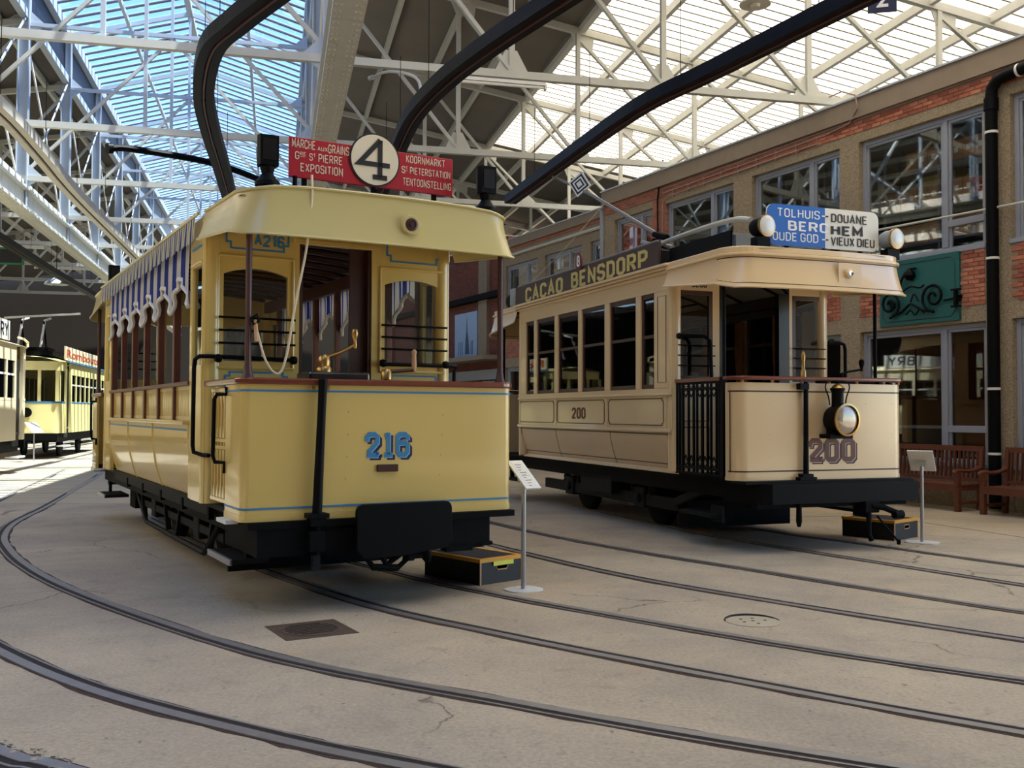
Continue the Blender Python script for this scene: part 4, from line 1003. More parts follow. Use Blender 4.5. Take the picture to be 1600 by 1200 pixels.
# sides
prof = [(1.085,.79),(1.125,.90),(1.165,1.05),(1.19,1.22),(1.20,1.36),(1.20,1.48)]
cuts = [1.90, 3.72, 5.37, 6.92]
for s in (-1,1):
    for i in range(3):
        a, c = cuts[i]+.006, cuts[i+1]-.006
        A_(MB().grid([[(s*x,a,z) for x,z in prof],[(s*x,c,z) for x,z in prof]]).grid([[(s*(x-.03),a,z) for x,z in prof],[(s*(x-.03),c,z) for x,z in prof]]), 'side_panel', 'yellow', True)
        A_(MB().box(min(s*1.203,s*1.2),max(s*1.203,s*1.2),a,c,1.415,1.435), 'side_stripe', 'blue_paint')
    for y in cuts: A_(MB().tube([(s*x,y,z) for x,z in prof], .014, 6), 'panel_bead', 'yellow', True)
    A_(MB().box(s*1.215-.045,s*1.215+.045,1.88,6.94,1.475,1.515), 'ledge', 'yellow', bevel=.008)
    for i in range(5):
        y = 1.55 + i*1.14; A_(MB().box(s*1.07-.015,s*1.07+.015,y+.03,y+1.08,.655,.785), 'sill_plate', 'grime'); A_(MB().box(s*1.07-.025,s*1.07+.025,y-.04,y+.03,.62,.79), 'sill_bracket', 'black_iron')
    A_(MB().box(s*1.17-.05,s*1.17+.05,1.88,6.94,1.845,1.885), 'sill_rail', 'wood_brown', bevel=.01)
    for k in range(7):
        y = 1.90 + .8367*k
        A_(MB().box(s*1.15-.035,s*1.15+.035,y-.04,y+.04,1.5,3.22), 'side_post', 'wood_brown', bevel=.008)
        if k < 6:
            sp2 = A_(MB().box(s*1.145-.016,s*1.145+.016,y+.04,y+.80,1.515,1.55).box(s*1.145-.016,s*1.145+.016,y+.04,y+.80,1.81,1.845), 'slat_panel', 'yellow')
            for q in range(14): MB().box(s*1.145-.012,s*1.145+.012,y+.062+q*.054,y+.094+q*.054,1.55,1.81).build('slat', 'yellow', sp2)
    # curtain, scalloped, one to a bay
    for k in range(6):
        y0 = 1.90 + .8367*k; n = 48; top = []; mid = []; bot = []; edge = []
        for i in range(n+1):
            t_ = i/n; y = y0 + .8367*t_; fold = .010*math.sin(2*math.pi*t_*4+1)
            zb = 2.58 + .28*(math.sin(math.pi*t_))**1.3 + .03*abs(math.sin(math.pi*t_*3))
            x = s*(1.20 + fold)
            top.append((x,y,3.18)); mid.append((s*(1.205+fold*1.3),y,(3.18+zb)/2)); bot.append((s*(1.205+fold*1.6),y,zb)); edge.append((s*(1.205+fold*1.6),y,zb))
        cu = A_(MB().grid([top,mid,bot]), 'curtain', 'curtain_stripe', True)
        MB().tube(edge[::2], .024, 6).build('curtain_fringe', 'fringe', cu, True)
    # scalloped valance under the roof edge
    n = 120; top = []; bot = []
    for i in range(n+1):
        y = 1.42 + 6.0*i/n; f = .008*math.sin(i*1.7); zb = 3.125 + .02*math.cos(2*math.pi*i/2.5)
        top.append((s*1.262,y,3.345)); bot.append((s*(1.275+f),y,zb))
    A_(MB().grid([top,bot]), 'valance', 'valance_stripe')
    A_(MB().tube([(s*1.262,1.30,3.355),(s*1.262,7.45,3.355)], .016, 6), 'roof_bead', 'yellow_hood', True)
    for (y0, y1) in ((1.28,1.90),(6.92,7.47)):
        sx = 1 if y0 < 3 else -1
        A_(MB().box(s*1.17-.03,s*1.17+.03,y0,y0+.12,.79,3.34), 'corner_stile', 'yellow', bevel=.01); A_(MB().box(s*1.17-.03,s*1.17+.03,y1-.10,y1,.79,3.34), 'corner_stile', 'yellow', bevel=.01)
        A_(MB().box(s*1.17-.03,s*1.17+.03,y0+.12,y1-.1,.79,2.02), 'corner_panel', 'yellow'); A_(MB().box(s*1.17-.03,s*1.17+.03,y0+.12,y1-.1,2.92,3.34), 'corner_head', 'yellow')
        A_(MB().box(s*1.17-.003,s*1.17+.003,y0+.12,y1-.1,2.02,2.92), 'corner_pane', 'glass_tram')
        yc = 1.28 if y0 < 3 else 7.47
        A_(MB().tube([(s*1.13,yc+sx*.06,.79),(s*1.13,yc+sx*.06,3.34)], .085, 14), 'corner_pillar', 'yellow', True)
        A_(MB().box(s*1.203-.006,s*1.203+.006,y0+.14,y1-.12,3.08,3.10), 'lining', 'blue_paint')
        A_(MB().tube([(s*1.205,y0+.1,2.95),(s*1.205,y1-.08,2.95)], .012, 6), 'moulding', 'yellow')
# bulkheads
def arch(x0, x1, z, rise, n=10): return [(x0+(x1-x0)*i/n, z + rise*(1-((2*i/n-1))**2)) for i in range(n+1)]
def bulkhead(y, s):
    """s = +1 front, -1 rear (outside face towards -y * s)"""
    X = lambda v: v*s
    def bx(name, x0, x1, z0, z1, m='yellow', d=(0,.05)):
        a, c = sorted((X(x0), X(x1))); e, f = sorted((y+s*d[0], y+s*d[1])); return A_(MB().box(a,c,e,f,z0,z1), name, m)
    for x0, x1 in ((-1.12,-1.04),(-.455,-.345),(.372,.506),(1.095,1.14)): bx('bulkhead_stile', x0, x1, .79, 3.40)
    bx('bulkhead_panel', -1.04,-.455,.79,2.055); bx('bulkhead_panel', .506,1.095,.79,2.055)
    bx('door_head', -.345,.372,3.16,3.44); bx('door_moulding', -.40,.43,3.17,3.20,'yellow',(-.03,0)); bx('door_moulding', -.42,.45,3.22,3.235,'yellow',(-.04,0))
    for x0, x1 in ((-1.04,-.455),(.506,1.095)):
        poly = arch(x0, x1, 2.835, .06) + [(x1,3.44),(x0,3.44)]
        e, f = sorted((y, y+s*.05)); A_(MB().prism([(X(a),c) for a,c in poly], e, f), 'bulkhead_head', 'yellow')
        e, f = sorted((y+s*.02, y+s*.026)); a, c = sorted((X(x0),X(x1))); A_(MB().box(a,c,e,f,2.055,2.9), 'bulkhead_pane', 'glass_tram')
        for z in (2.44,2.325,2.21): A_(MB().tube([(X(x0-.05),y-s*.05,z),(X(x1+.06),y-s*.05,z)], .011, 6), 'guard_bar', 'black', True)
        A_(MB().tube([(X(x0-.05),y-s*.012,3.0),(X(x1+.05),y-s*.012,3.0)], .014, 6), 'moulding', 'yellow', True)
        A_(MB().tube([(X(x0-.05),y-s*.012,1.99),(X(x1+.05),y-s*.012,1.99)], .014, 6), 'moulding', 'yellow', True)
        for xx in (x0-.05, x1+.05): A_(MB().tube([(X(xx),y-s*.008,2.0),(X(xx),y-s*.008,3.0)], .012, 6), 'moulding', 'yellow', True)
        a, c = x0+.02, x1-.0
        st = [(a,3.36),(a,3.125),(a+.04,3.125),(a+.04,3.07),(c-.04,3.07),(c-.04,3.125),(c,3.125),(c,3.36)]
        b = MB(); b.stroke([(X(p),q) for p,q in st], .017, y-s*.006, y-s*.002); A_(b, 'lining', 'blue_paint')
        st = [(a,1.5),(a,1.92),(a+.04,1.92),(a+.04,1.955),(c-.04,1.955),(c-.04,1.92),(c,1.92),(c,1.5)]
        b = MB(); b.stroke([(X(p),q) for p,q in st], .017, y-s*.006, y-s*.002); A_(b, 'lining', 'blue_paint')
bulkhead(1.28, 1); bulkhead(LA-1.28, -1)
letters('A', .07, .11, 'blue_paint', A, (-.735,1.276,3.165), w=.2); letters('216', .20, .11, 'blue_paint', A, (-.59,1.276,3.155), w=.24)
for s in (-1,1):
    A_(MB().box(s*.36-.02 if s>0 else -.345,s*.36+.02 if s>0 else -.305,1.30,1.42,.79,3.16), 'door_jamb', 'wood_dark')
A_(MB().box(.18,.37,1.36,1.40,.79,3.16), 'sliding_door', 'wood_dark')
# grab rails
A_(MB().tube([(-.40,1.20,2.07),(-1.16,1.20,2.085),(-1.25,1.24,2.085),(-1.275,1.30,2.06),(-1.275,1.34,1.98),(-1.275,1.36,1.30),(-1.265,1.36,1.24),(-1.20,1.30,1.215),(-1.17,1.20,1.215)], .019, 8), 'grab_rail', 'black', True)
A_(MB().tube([(.44,1.20,2.06),(1.18,1.20,2.06),(1.26,1.24,2.06),(1.28,1.32,2.02),(1.28,1.34,1.3),(1.2,1.3,1.2)], .019, 8), 'grab_rail', 'black', True)
for x in (-.42,-1.10,.46,1.13): A_(MB().lathe([(.032,-.028),(.04,0),(.032,.028)], (x,1.20,2.07), (1,0,0), 10), 'rail_knuckle', 'black', True)
# dashes
pp = plan_path(1.2,.5,.07,6)
A_(MB().ribbon(pp, .745, 1.815, .03), 'dash', 'yellow', True, both=True)
for z in (1.765,.845): A_(MB().ribbon(plan_path(1.204,.5,.074,6,0,-.004), z-.008, z+.008, .003), 'dash_stripe', 'blue_paint', both=True)
A_(MB().ribbon(plan_path(1.206,.5,.076,6,0,-.006), .745, .80, .005), 'dash_skirt', 'yellow', True, both=True)
A_(sweep_rect(plan_path(1.19,1.16,.1,6), 1.815, 1.865, .045, .04), 'dash_rail', 'wood', both=True, bevel=.012)
digits('216', -.192, .205, 1.225, 1.437, -.001, ('blue_paint','navy','pale_blue'), A, w=.25, sh=.026)
o = A_(MB().box(-.088,.098,-.028,0,1.108,1.168), 'lamp_bracket', 'wood_dark', bevel=.006)
for x, zz in ((-.33,1.6),(-.33,1.42),(-.34,1.24),(-.35,1.06),(.52,1.58),(.51,1.41),(.50,1.24),(.49,1.07),(-.36,.83)): A_(MB().lathe([(.009,-.004),(.007,.006)], (x,0,zz), (0,-1,0), 8), 'screw', 'yellow')
A_(MB().tube([(-.575,-.07,1.86),(-.585,-.07,1.6),(-.615,-.07,.80)], [.036,.034,.040], 12), 'brake_staff', 'black', True)
A_(MB().box(-.70,-.53,-.13,.02,.76,.80), 'staff_bracket', 'black', bevel=.006); A_(MB().box(-.68,-.55,-.11,0,.70,.76), 'staff_bracket', 'black')
A_(MB().tube([(-.615,-.07,.74),(-.625,-.07,.42)], .028, 8), 'staff_foot', 'black_iron', True); A_(MB().box(-.69,-.56,-.11,-.02,.50,.66), 'staff_gear', 'black_iron', bevel=.01)
A_(MB().box(-.65,-.595,-.1,-.04,.36,.47), 'staff_chain', 'grime')
A_(MB().box(-.665,-.505,-.012,.0,1.775,1.812), 'staff_plate', 'yellow'); 
for x in (-.635,-.51): A_(MB().lathe([(.016,0),(.012,.01)], (x,-.012,1.793), (0,-1,0), 10), 'bolt', 'brass', True)
# gates, handles, poles
for s in (-1,1):
    b = MB()
    for i in range(6):
        y = .56 + i*.105; b.box(s*1.16-.011,s*1.16+.011,y-.011,y+.011,.86,1.80)
    g = A_(b, 'platform_gate', 'yellow', both=False)
    for z in (.86,1.30,1.36,1.78): MB().box(s*1.16-.014,s*1.16+.014,.54,1.12,z-.014,z+.014).build('gate_rail', 'yellow', g)
    for i in range(5):
        y = .61 + i*.105
        for z, d in ((.88,1),(1.28,-1),(1.38,1),(1.76,-1)): MB().prism([(y-.03,z),(y+.03,z),(y,z+d*.11)], s*1.16-.007, s*1.16+.007, 'yz').build('gate_spear', 'yellow', g)
    A_(MB().box(s*1.13-.008,s*1.13+.008,.52,1.14,.86,1.80), 'gate_backing', 'yellow')
    A_(MB().tube([(s*1.205,.46,1.80),(s*1.205,.46,1.74),(s*1.27,.50,1.74),(s*1.285,.53,1.70),(s*1.285,.56,1.24),(s*1.27,.55,1.19),(s*1.205,.50,1.185),(s*1.205,.50,1.10)], .017, 8), 'hand_rail', 'black', True, both=True)
    A_(MB().lathe([(.05,0),(.036,.05),(.026,.12),(.024,1.3)], (s*1.13,.10,1.86), n=12), 'canopy_pole', 'brown_pole', True, both=True)
A_(MB().tube([(-1.12,.06,2.33),(-1.08,.04,2.36),(-1.06,.05,2.31),(-1.1,.06,2.28)], .012, 6, True), 'rope_hook', 'black_iron', True)
# roof, hoods
hb = plan_path(1.27,1.30,.24,8,.03,-.06); ht = plan_path(1.20,1.30,.24,8,.02,.0)
def hood_z(p): return 3.12 - .135*max(0, min(1, (.75-p[1])/.75))**1.2
def top_z(p): return 3.375 + .02*(1-(p[0]/1.2)**2) - .05*max(0,(abs(p[0])-.9)/.3)*max(0,min(1,(.5-p[1])/.5))
N = len(hb); rows = []
for i in range(N):
    zb, zt = hood_z(hb[i]), top_z(ht[i]); r_ = []
    for q in range(5):
        f = q/4; k = 1-(1-f)**1.6
        r_.append((hb[i][0]+(ht[i][0]-hb[i][0])*k, hb[i][1]+(ht[i][1]-hb[i][1])*k, zb+(zt-zb)*f))
    rows.append(r_)
A_(MB().grid(rows), 'hood', 'yellow_hood', True, both=True)
A_(MB().tube([(p[0]*1.003,p[1]-.004,hood_z(p)) for p in hb], .011, 6), 'hood_lip', 'yellow_hood', True, both=True)
A_(MB().tube([(p[0]*1.006,p[1]-.006,top_z(p)) for p in ht], .013, 6), 'hood_lip', 'yellow_hood', True, both=True)
rows = []
ys = [0.02,.3,.8,1.3] + [1.3+6.15*i/8 for i in range(1,9)] + [7.95,8.45,8.73]
for y in ys:
    e = min(y-.02, 8.73-y); sc = 1.0 if e > .4 else math.sqrt(max(0.02, 1-((.4-e)/.4)**2))*.35+.65
    rows.append([(x*sc*.985, y, 3.36 + .12*(1-(x/1.2)**2)*min(1, .25+e)) for x in [-1.2,-1.0,-.7,-.35,0,.35,.7,1.0,1.2]])
A_(MB().grid(rows), 'roof', 'roof_grey', True)
rows = [[(x, y, 3.30 + .10*(1-(x/1.2)**2)) for x in [-1.2,-.8,-.4,0,.4,.8,1.2]] for y in (.1,2,4.4,6.8,8.6)]
A_(MB().grid(rows), 'roof_lining', 'wood_dark', True)
for k in range(15):
    y = 1.5 + k*.42; A_(MB().tube([(x,y,3.27+.10*(1-(x/1.2)**2)) for x in (-1.18,-.8,-.4,0,.4,.8,1.18)], .022, 4), 'roof_rib', 'wood_dark')
A_(MB().box(-1.12,-1.05,1.4,7.4,3.1,3.26), 'cant_rail', 'wood_dark'); A_(MB().box(1.05,1.12,1.4,7.4,3.1,3.26), 'cant_rail', 'wood_dark')
bl = A_(MB().lathe([(.085,0),(.085,.05),(.075,.065)], (.172,-.03,3.165), (0,-1,0), 24), 'bullseye_lamp', 'yellow_hood', True)
MB().lathe([(.055,.062),(.055,.07),(.04,.074),(.04,.068),(.02,.068),(.02,.078)], (.172,-.03,3.165), (0,-1,0), 20).build('lamp_lens', 'wood_dark', bl, True)
for (x, y) in ((-.98,.14),(1.0,.14),(-.98,8.3)):
    h_ = A_(MB().lathe([(.10,0),(.10,.03),(.07,.06),(.045,.10),(.06,.15),(.05,.17)], (x,y,3.40), n=16), 'roof_lamp', 'black', True)
    poly = [(x-.075,-.06),(x+.075,-.06),(x+.085,.0),(x+.06,.07),(x-.06,.07),(x-.085,0)]
    MB().prism([(p, y+q) for p,q in poly], 3.56, 3.80, 'xy').build('lamp_body', 'black', h_); MB().box(x-.055,x+.055,y-.066,y-.06,3.60,3.77).build('lamp_face', 'black_gloss', h_)
# route board
rb = A_(MB().box(-.741,.770,.345,.375,3.55,3.888), 'route_board', 'red_board', bevel=.006)
part_label(rb, 'red route board with cream lettering and a round number disc')
MB().lathe([(.232,0),(.232,.012)], (.013,.345,3.782), (0,-1,0), 48).build('disc_rim', 'ink', rb, True); MB().lathe([(.218,.012),(.218,.016)], (.013,.345,3.782), (0,-1,0), 48).build('number_disc', 'cream_print', rb, True)
b = MB(); cx, cz = .013, 3.782
for pts in ([(.045,.175),(-.145,-.04),(.135,-.04)], [(.045,.175),(.045,-.15)], [(-.02,-.15),(.11,-.15)]): b.stroke([(cx+p*1.0, cz+q) for p,q in pts], .042, .322, .328)
b.build('numeral', 'ink', rb)
for s_, w_, h_, x, z in (('MARCHE',.20,.075,-.620,3.835),('AUX',.09,.035,-.455,3.815),('GRAINS',.185,.075,-.313,3.825),('G',.035,.065,-.675,3.735),('RE',.05,.03,-.625,3.752),('S',.03,.06,-.555,3.735),('T',.02,.03,-.525,3.752),('PIERRE',.21,.070,-.385,3.735),('EXPOSITION',.37,.070,-.46,3.640),
                         ('KOORNMARKT',.38,.066,.500,3.835),('S',.033,.062,.285,3.735),('T',.022,.03,.317,3.752),('PIETERSTATION',.395,.062,.545,3.735),('TENTOONSTELLING',.47,.066,.515,3.632)):
    letters(s_, w_, h_, 'cream_print', rb, (x,.343,z), w=.13)
MB().box(-.645,-.605,.344,.345,3.728,3.731).build('underline', 'cream_print', rb); MB().box(.305,.33,.344,.345,3.728,3.731).build('underline', 'cream_print', rb)
for x in (-.60,.02,.60): A_(MB().box(x-.02,x+.02,.37,.40,3.38,3.60), 'board_bracket', 'black_iron')
# platform controls
A_(MB().box(-.62,-.10,.12,.48,.79,1.93), 'controller', 'black_gloss', bevel=.02)
cb_ = A_(MB().lathe([(.065,0),(.065,.03),(.05,.05),(.055,.09),(.045,.13),(.03,.15)], (-.44,.30,1.93), n=16), 'controller_handle', 'brass', True)
MB().tube([(-.44,.30,2.05),(-.30,.30,2.10),(-.17,.30,2.17)], .014, 8).build('crank', 'brass', cb_, True); MB().lathe([(.014,0),(.018,.03),(.014,.07),(.026,.10),(.03,.13),(.022,.16),(.005,.17)], (-.17,.30,2.14), n=10).build('knob', 'brass', cb_, True)
hb_ = A_(MB().lathe([(.05,0),(.05,.06),(.03,.09)], (.12,.30,1.88), n=14), 'brake_handle', 'brass', True)
MB().tube([(.12,.30,1.95),(.20,.30,1.955),(.38,.30,1.97)], .016, 8).build('crank', 'brown_pole', hb_, True); MB().lathe([(.016,0),(.022,.06),(.018,.15),(.024,.18),(.01,.2)], (.38,.30,1.95), n=10).build('knob', 'ply', hb_, True)
A_(MB().tube([(.12,.30,.79),(.12,.30,1.9)], .02, 8), 'brake_column', 'black_iron', True)
# rope from the roof to the pole hook
A_(MB().tube(catmull([(-.66,.0,3.50),(-.665,-.02,3.3),(-.70,.0,2.9),(-.78,.02,2.45),(-.84,.04,2.05),(-.90,.06,1.90),(-1.0,.06,2.0),(-1.09,.06,2.30)],6), .010, 6), 'trolley_rope', 'rope', True)
A_(MB().tube([(-1.085,.06,2.32),(-1.075,.06,2.15)], .016, 6), 'rope_toggle', 'ply', True)
A_(MB().tube([(-.69,.35,3.40),(-.69,.35,3.56)], .02, 6), 'rope_guide', 'black_iron')
# interior
lb = A_(MB().lathe([(.012,.0),(.045,-.06),(.05,-.10),(.03,-.14),(.005,-.15)], (-.12,2.3,3.22), n=12), 'light_bulb', 'bulb', True)
for k in range(6):
    y = 2.2 + k*.8367
    for s in (-1,1):
        st = A_(MB().box(s*.65-.42,s*.65+.42,y-.2,y+.2,1.20,1.24), 'seat', 'wood_brown'); MB().box(s*.65-.4,s*.65+.4,y-.02,y+.02,.79,1.2).build('seat_support', 'black_iron', st)
        for q in range(5): MB().box(s*.65-.42,s*.65+.42,y+.19,y+.21,1.32+q*.09,1.38+q*.09).build('back_slat', 'wood_brown', st)
        for q in (-.40,.40): MB().box(s*.65+q-.02,s*.65+q+.02,y+.21,y+.24,1.2,1.8).build('back_post', 'wood_brown', st)
# trolley base on the roof
A_(MB().box(-.3,.3,3.9,4.8,3.49,3.58), 'trolley_base', 'black_iron')
# ------------------------------------------------------------------ cream closed tram 200
LC = 8.38
C = thing('tram', 'cream closed tram 200 with a brown advertising board on its roof edge', 'tram', (3.6692, 11.6893, 0), rad(20.45))
def C_(b, name, m, smooth=False, bevel=0, both=False, parent=None):
    o = b.build(name, m, parent or C, smooth, bevel)
    if both: mirror(name, o, LC)
    return o
C_(MB().box(-1.0,1.0,.10,LC-.10,.60,.80), 'underframe', 'black_iron'); C_(MB().box(-1.1,1.1,.05,LC-.05,.80,.84), 'floor_plate', 'black_iron')
C_(MB().ribbon([(-1.12,.35),(-1.05,.02),(-.96,-.14),(-.85,-.2),(1.215,-.2)], .57, .80, .09), 'bumper', 'black', both=True)
C_(MB().box(-1.0,1.1,-.12,.1,.52,.62), 'headstock', 'black_iron', both=True); C_(MB().box(-1.15,1.22,-.12,.2,.795,.828), 'platform_edge', 'black', both=True)
for y in (2.95, 5.4):
    C_(MB().tube([(-.62,y,.40),(.62,y,.40)], .06, 10), 'axle', 'black_iron', True)
    for s in (-1,1):
        C_(MB().lathe([(.06,-.05),(.34,-.05),(.37,-.03),(.40,-.06),(.42,-.065),(.42,-.05),(.39,.03),(.35,.04),(.1,.05),(.06,.06)], (s*.53,y,.40), (s,0,0), 28), 'wheel', 'black_iron', True)
        C_(MB().box(s*.80-.09,s*.80+.09,y-.16,y+.16,.26,.56), 'axle_box', 'grime', bevel=.02); C_(MB().lathe([(.07,0),(.07,.03),(.03,.05)], (s*.89,y,.40), (s,0,0), 14), 'axle_cap', 'grime', True)
        for d in (-.26,.26): C_(MB().lathe([(.07,0),(.055,.03),(.07,.06),(.055,.09),(.07,.12),(.055,.15),(.07,.18)], (s*.80,y+d,.42), n=10), 'coil_spring', 'grime', True)
for s in (-1,1):
    C_(MB().box(s*.82-.04,s*.82+.04,1.9,6.5,.30,.46), 'truck_frame', 'grime'); C_(MB().bar((s*.9,1.9,.42),(s*.95,1.0,.68),.06,.10), 'frame_stay', 'grime')
    C_(MB().box(s*1.05-.14,s*1.05+.14,.55,1.30,.36,.40), 'step_board', 'grime', both=True); C_(MB().box(s*.98-.03,s*.98+.03,.5,.58,.36,.66), 'step_bracket', 'black_iron', both=True)
    C_(MB().box(s*1.05-.02,s*1.05+.02,.5,.75,.30,.50), 'step_guard', 'grime')
C_(MB().box(-.8,.8,1.75,2.0,.10,.45), 'lifeguard', 'black_iron'); C_(MB().box(-.5,.4,2.4,6.0,.24,.6), 'motor_case', 'black_iron'); C_(MB().box(-1.0,-.75,3.6,4.7,.40,.66), 'resistor_box', 'grime')
C_(MB().tube([(-.44,-.12,.60),(-.44,-.12,.36),(-.44,-.12,.30)], [.03,.035,.02], 8), 'coupling_pin', 'black_iron', True)
cpl = C_(MB().box(.42,.62,-.22,.0,.44,.58), 'coupling', 'black_iron', bevel=.01)
MB().tube([(.52,-.2,.52),(.66,-.25,.50),(.80,-.3,.44)], .035, 8).build('coupling_arm', 'black_iron', cpl, True); MB().lathe([(.05,-.06),(.05,.06)], (.82,-.3,.42), (1,0,0), 10).build('coupling_knob', 'black_iron', cpl, True)
MB().tube([(.48,-.2,.46),(.46,-.22,.20),(.50,-.22,.12)], .03, 8).build('hook', 'black_iron', cpl, True); MB().tube([(.60,-.2,.40),(.86,-.25,.10)], .012, 6).build('lever', 'black_iron', cpl); MB().lathe([(.02,-.03),(.025,0),(.02,.03)], (.87,-.25,.09), n=8).build('lever_knob', 'black_iron', cpl, True)
# body sides
prof = [(1.07,.86),(1.10,.94),(1.145,1.08),(1.18,1.22),(1.195,1.34)]
wins = [(1.93,2.31),(2.45,3.27),(3.43,4.24),(4.37,5.17),(5.31,6.09),(6.22,6.60)]
Y0, Y1 = 1.45, 6.93
for s in (-1,1):
    X = s*1.2
    C_(MB().grid([[(s*x,Y0+.04,z) for x,z in prof],[(s*x,Y1-.04,z) for x,z in prof]]), 'skirt_panel', 'cream', True)
    for y in (3.25,5.25): C_(MB().tube([(s*(x+.001),y,z) for x,z in prof], .004, 4), 'skirt_joint', 'maroon_dark')
    for y in (Y0+.03,Y1-.03): C_(MB().tube([(s*x,y,z) for x,z in prof], .022, 8), 'skirt_bead', 'cream', True)
    C_(MB().box(s*1.075-.03,s*1.075+.03,Y0,Y1,.82,.88), 'skirt_rail', 'cream', bevel=.01)
    for yy_ in (Y0+.12,Y1-.12): C_(MB().tube([(s*(p[0]+.002),yy_,p[1]) for p in prof[1:]], .006, 4), 'lining', 'maroon_dark')
    for p in (prof[1],(1.194,1.325)): C_(MB().tube([(s*(p[0]+.002),Y0+.12,p[1]),(s*(p[0]+.002),Y1-.12,p[1])], .006, 4), 'lining', 'maroon_dark')
    C_(MB().box(min(X,s*1.235),max(X,s*1.235),Y0,Y1,1.345,1.395), 'belt_rail', 'cream', bevel=.012)
    C_(MB().box(s*1.18-.02,s*1.18+.02,Y0,Y1,1.39,1.83), 'waist_panel', 'cream')
    for a, c in ((Y0+.2,3.30),(3.40,5.19),(5.29,Y1-.05)):
        e = .05; q = [(a+e,1.44),(c-e,1.44),(c-e,1.47),(c-.02,1.47),(c-.02,1.76),(c-e,1.76),(c-e,1.79),(a+e,1.79),(a+e,1.76),(a+.02,1.76),(a+.02,1.47),(a+e,1.47)]
        C_(MB().tube([(s*1.203,y,z) for y,z in q], .006, 4, True), 'lining', 'maroon_dark')
    for y in (3.35,5.24,Y0+.16): C_(MB().box(s*1.2-.01,s*1.2+.012,y-.025,y+.025,1.395,1.83), 'panel_strip', 'cream')
    C_(MB().box(s*1.2-.03,s*1.2+.03,Y0,Y1,1.825,1.86), 'belt_rail', 'cream', bevel=.01)
    C_(MB().box(s*1.18-.03,s*1.18+.025,Y0,Y1,1.86,1.92), 'window_sill', 'cream')
    C_(MB().box(s*1.17-.03,s*1.17+.03,Y0,Y1,3.19,3.42), 'header', 'cream')
    edges = [Y0] + [e for w_ in wins for e in w_] + [Y1]
    for i in range(0, len(edges), 2):
        C_(MB().box(s*1.17-.03,s*1.17+.03,edges[i],edges[i+1],1.92,3.19), 'window_post', 'cream', bevel=.01)
    C_(MB().tube([(s*1.203,Y0+.15,2.0),(s*1.203,Y0+.37,2.0),(s*1.203,Y0+.37,3.12),(s*1.203,Y0+.15,3.12)], .005, 4, True), 'lining', 'maroon_dark')
    for a, c in wins:
        f = MB(); t_ = .045; x0, x1 = sorted((s*1.14, s*1.175))
        f.box(x0,x1,a,a+t_,1.92,3.19); f.box(x0,x1,c-t_,c,1.92,3.19); f.box(x0,x1,a,c,1.92,1.98); f.box(x0,x1,a,c,3.13,3.19); f.box(x0,x1,a,c,2.60,2.64)
        w = C_(f, 'window_sash', 'wood_dark')
        MB().box(s*1.155-.003,s*1.155+.003,a+t_,c-t_,1.98,2.60).build('window_pane', 'glass_tram', w); MB().box(s*1.155-.003,s*1.155+.003,a+t_,c-t_,2.64,3.13).build('window_pane', 'glass_tram', w)
    for k, (x0, z0, z1) in enumerate(((1.24,3.40,3.44),(1.275,3.44,3.475),(1.31,3.475,3.515))): C_(MB().box(min(s*1.1,s*x0),max(s*1.1,s*x0),Y0-.02,Y1+.02,z0,z1), 'cornice', 'cream', bevel=.01)
    for yc, d in ((Y0,1),(Y1,-1)): C_(MB().tube([(s*1.13,yc+d*.06,.86),(s*1.13,yc+d*.06,3.42)], .085, 14), 'corner_pillar', 'cream', True)
letters('200', .50, .175, 'maroon', C, (-1.203,4.33,1.595), rad(-90), w=.24, name='numeral')
# bulkheads
def bulk(y, s):
    X = lambda v: v*s
    def bx(name, x0, x1, z0, z1, m='cream', d=(0,.05)):
        a, c = sorted((X(x0),X(x1))); e, f = sorted((y+s*d[0],y+s*d[1])); return C_(MB().box(a,c,e,f,z0,z1), name, m)
    for x0, x1 in ((-1.16,-1.12),(-.60,-.50),(.585,.63),(1.13,1.19)): bx('bulkhead_stile', x0, x1, .84, 3.5)
    for x0, x1 in ((-1.12,-.60),(.63,1.13)):
        bx('bulkhead_panel', x0, x1, .84, 2.02); bx('bulkhead_head', x0, x1, 3.18, 3.5)
        f = MB(); e0, e1 = sorted((y+s*.0, y+s*.04)); a, c = sorted((X(x0),X(x1)))
        f.box(a,a+.055,e0,e1,2.02,3.18); f.box(c-.055,c,e0,e1,2.02,3.18); f.box(a,c,e0,e1,2.02,2.08); f.box(a,c,e0,e1,3.12,3.18)
        w = C_(f, 'window_sash', 'wood_dark'); e0, e1 = sorted((y+s*.02,y+s*.026)); MB().box(a+.055,c-.055,e0,e1,2.08,3.12).build('window_pane', 'glass_tram', w)
        for z in (2.47,2.34,2.21): C_(MB().tube([(X(x0-.01),y-s*.04,z),(X(x1+.01),y-s*.04,z)], .009, 6), 'guard_bar', 'black', True)
        for z0, z1 in ((1.0,1.42),(1.5,1.94)): C_(MB().tube([(X(x0+.06),y-s*.004,z0),(X(x1-.06),y-s*.004,z0),(X(x1-.06),y-s*.004,z1),(X(x0+.06),y-s*.004,z1)], .008, 4, True), 'lining', 'maroon_dark')
    bx('door_head', -.5,.585,3.27,3.5)
    poly = [(-.5,3.27)] + [(-.5+.14-.14*math.cos(a), 3.13+.14*math.sin(a)) for a in (0,.4,.8,1.2,1.57)]
    e, f = sorted((y,y+s*.05)); C_(MB().prism([(X(a),c) for a,c in poly], e, f), 'door_corner', 'black_gloss'); C_(MB().prism([(X(.085-a),c) for a,c in poly], e, f), 'door_corner', 'black_gloss')
    bx('door_jamb', -.5,-.42,.84,3.2,'black_gloss'); bx('door_jamb', .42,.585,.84,3.2,'black_gloss',(.0,.09))
bulk(Y0, 1); bulk(Y1, -1)
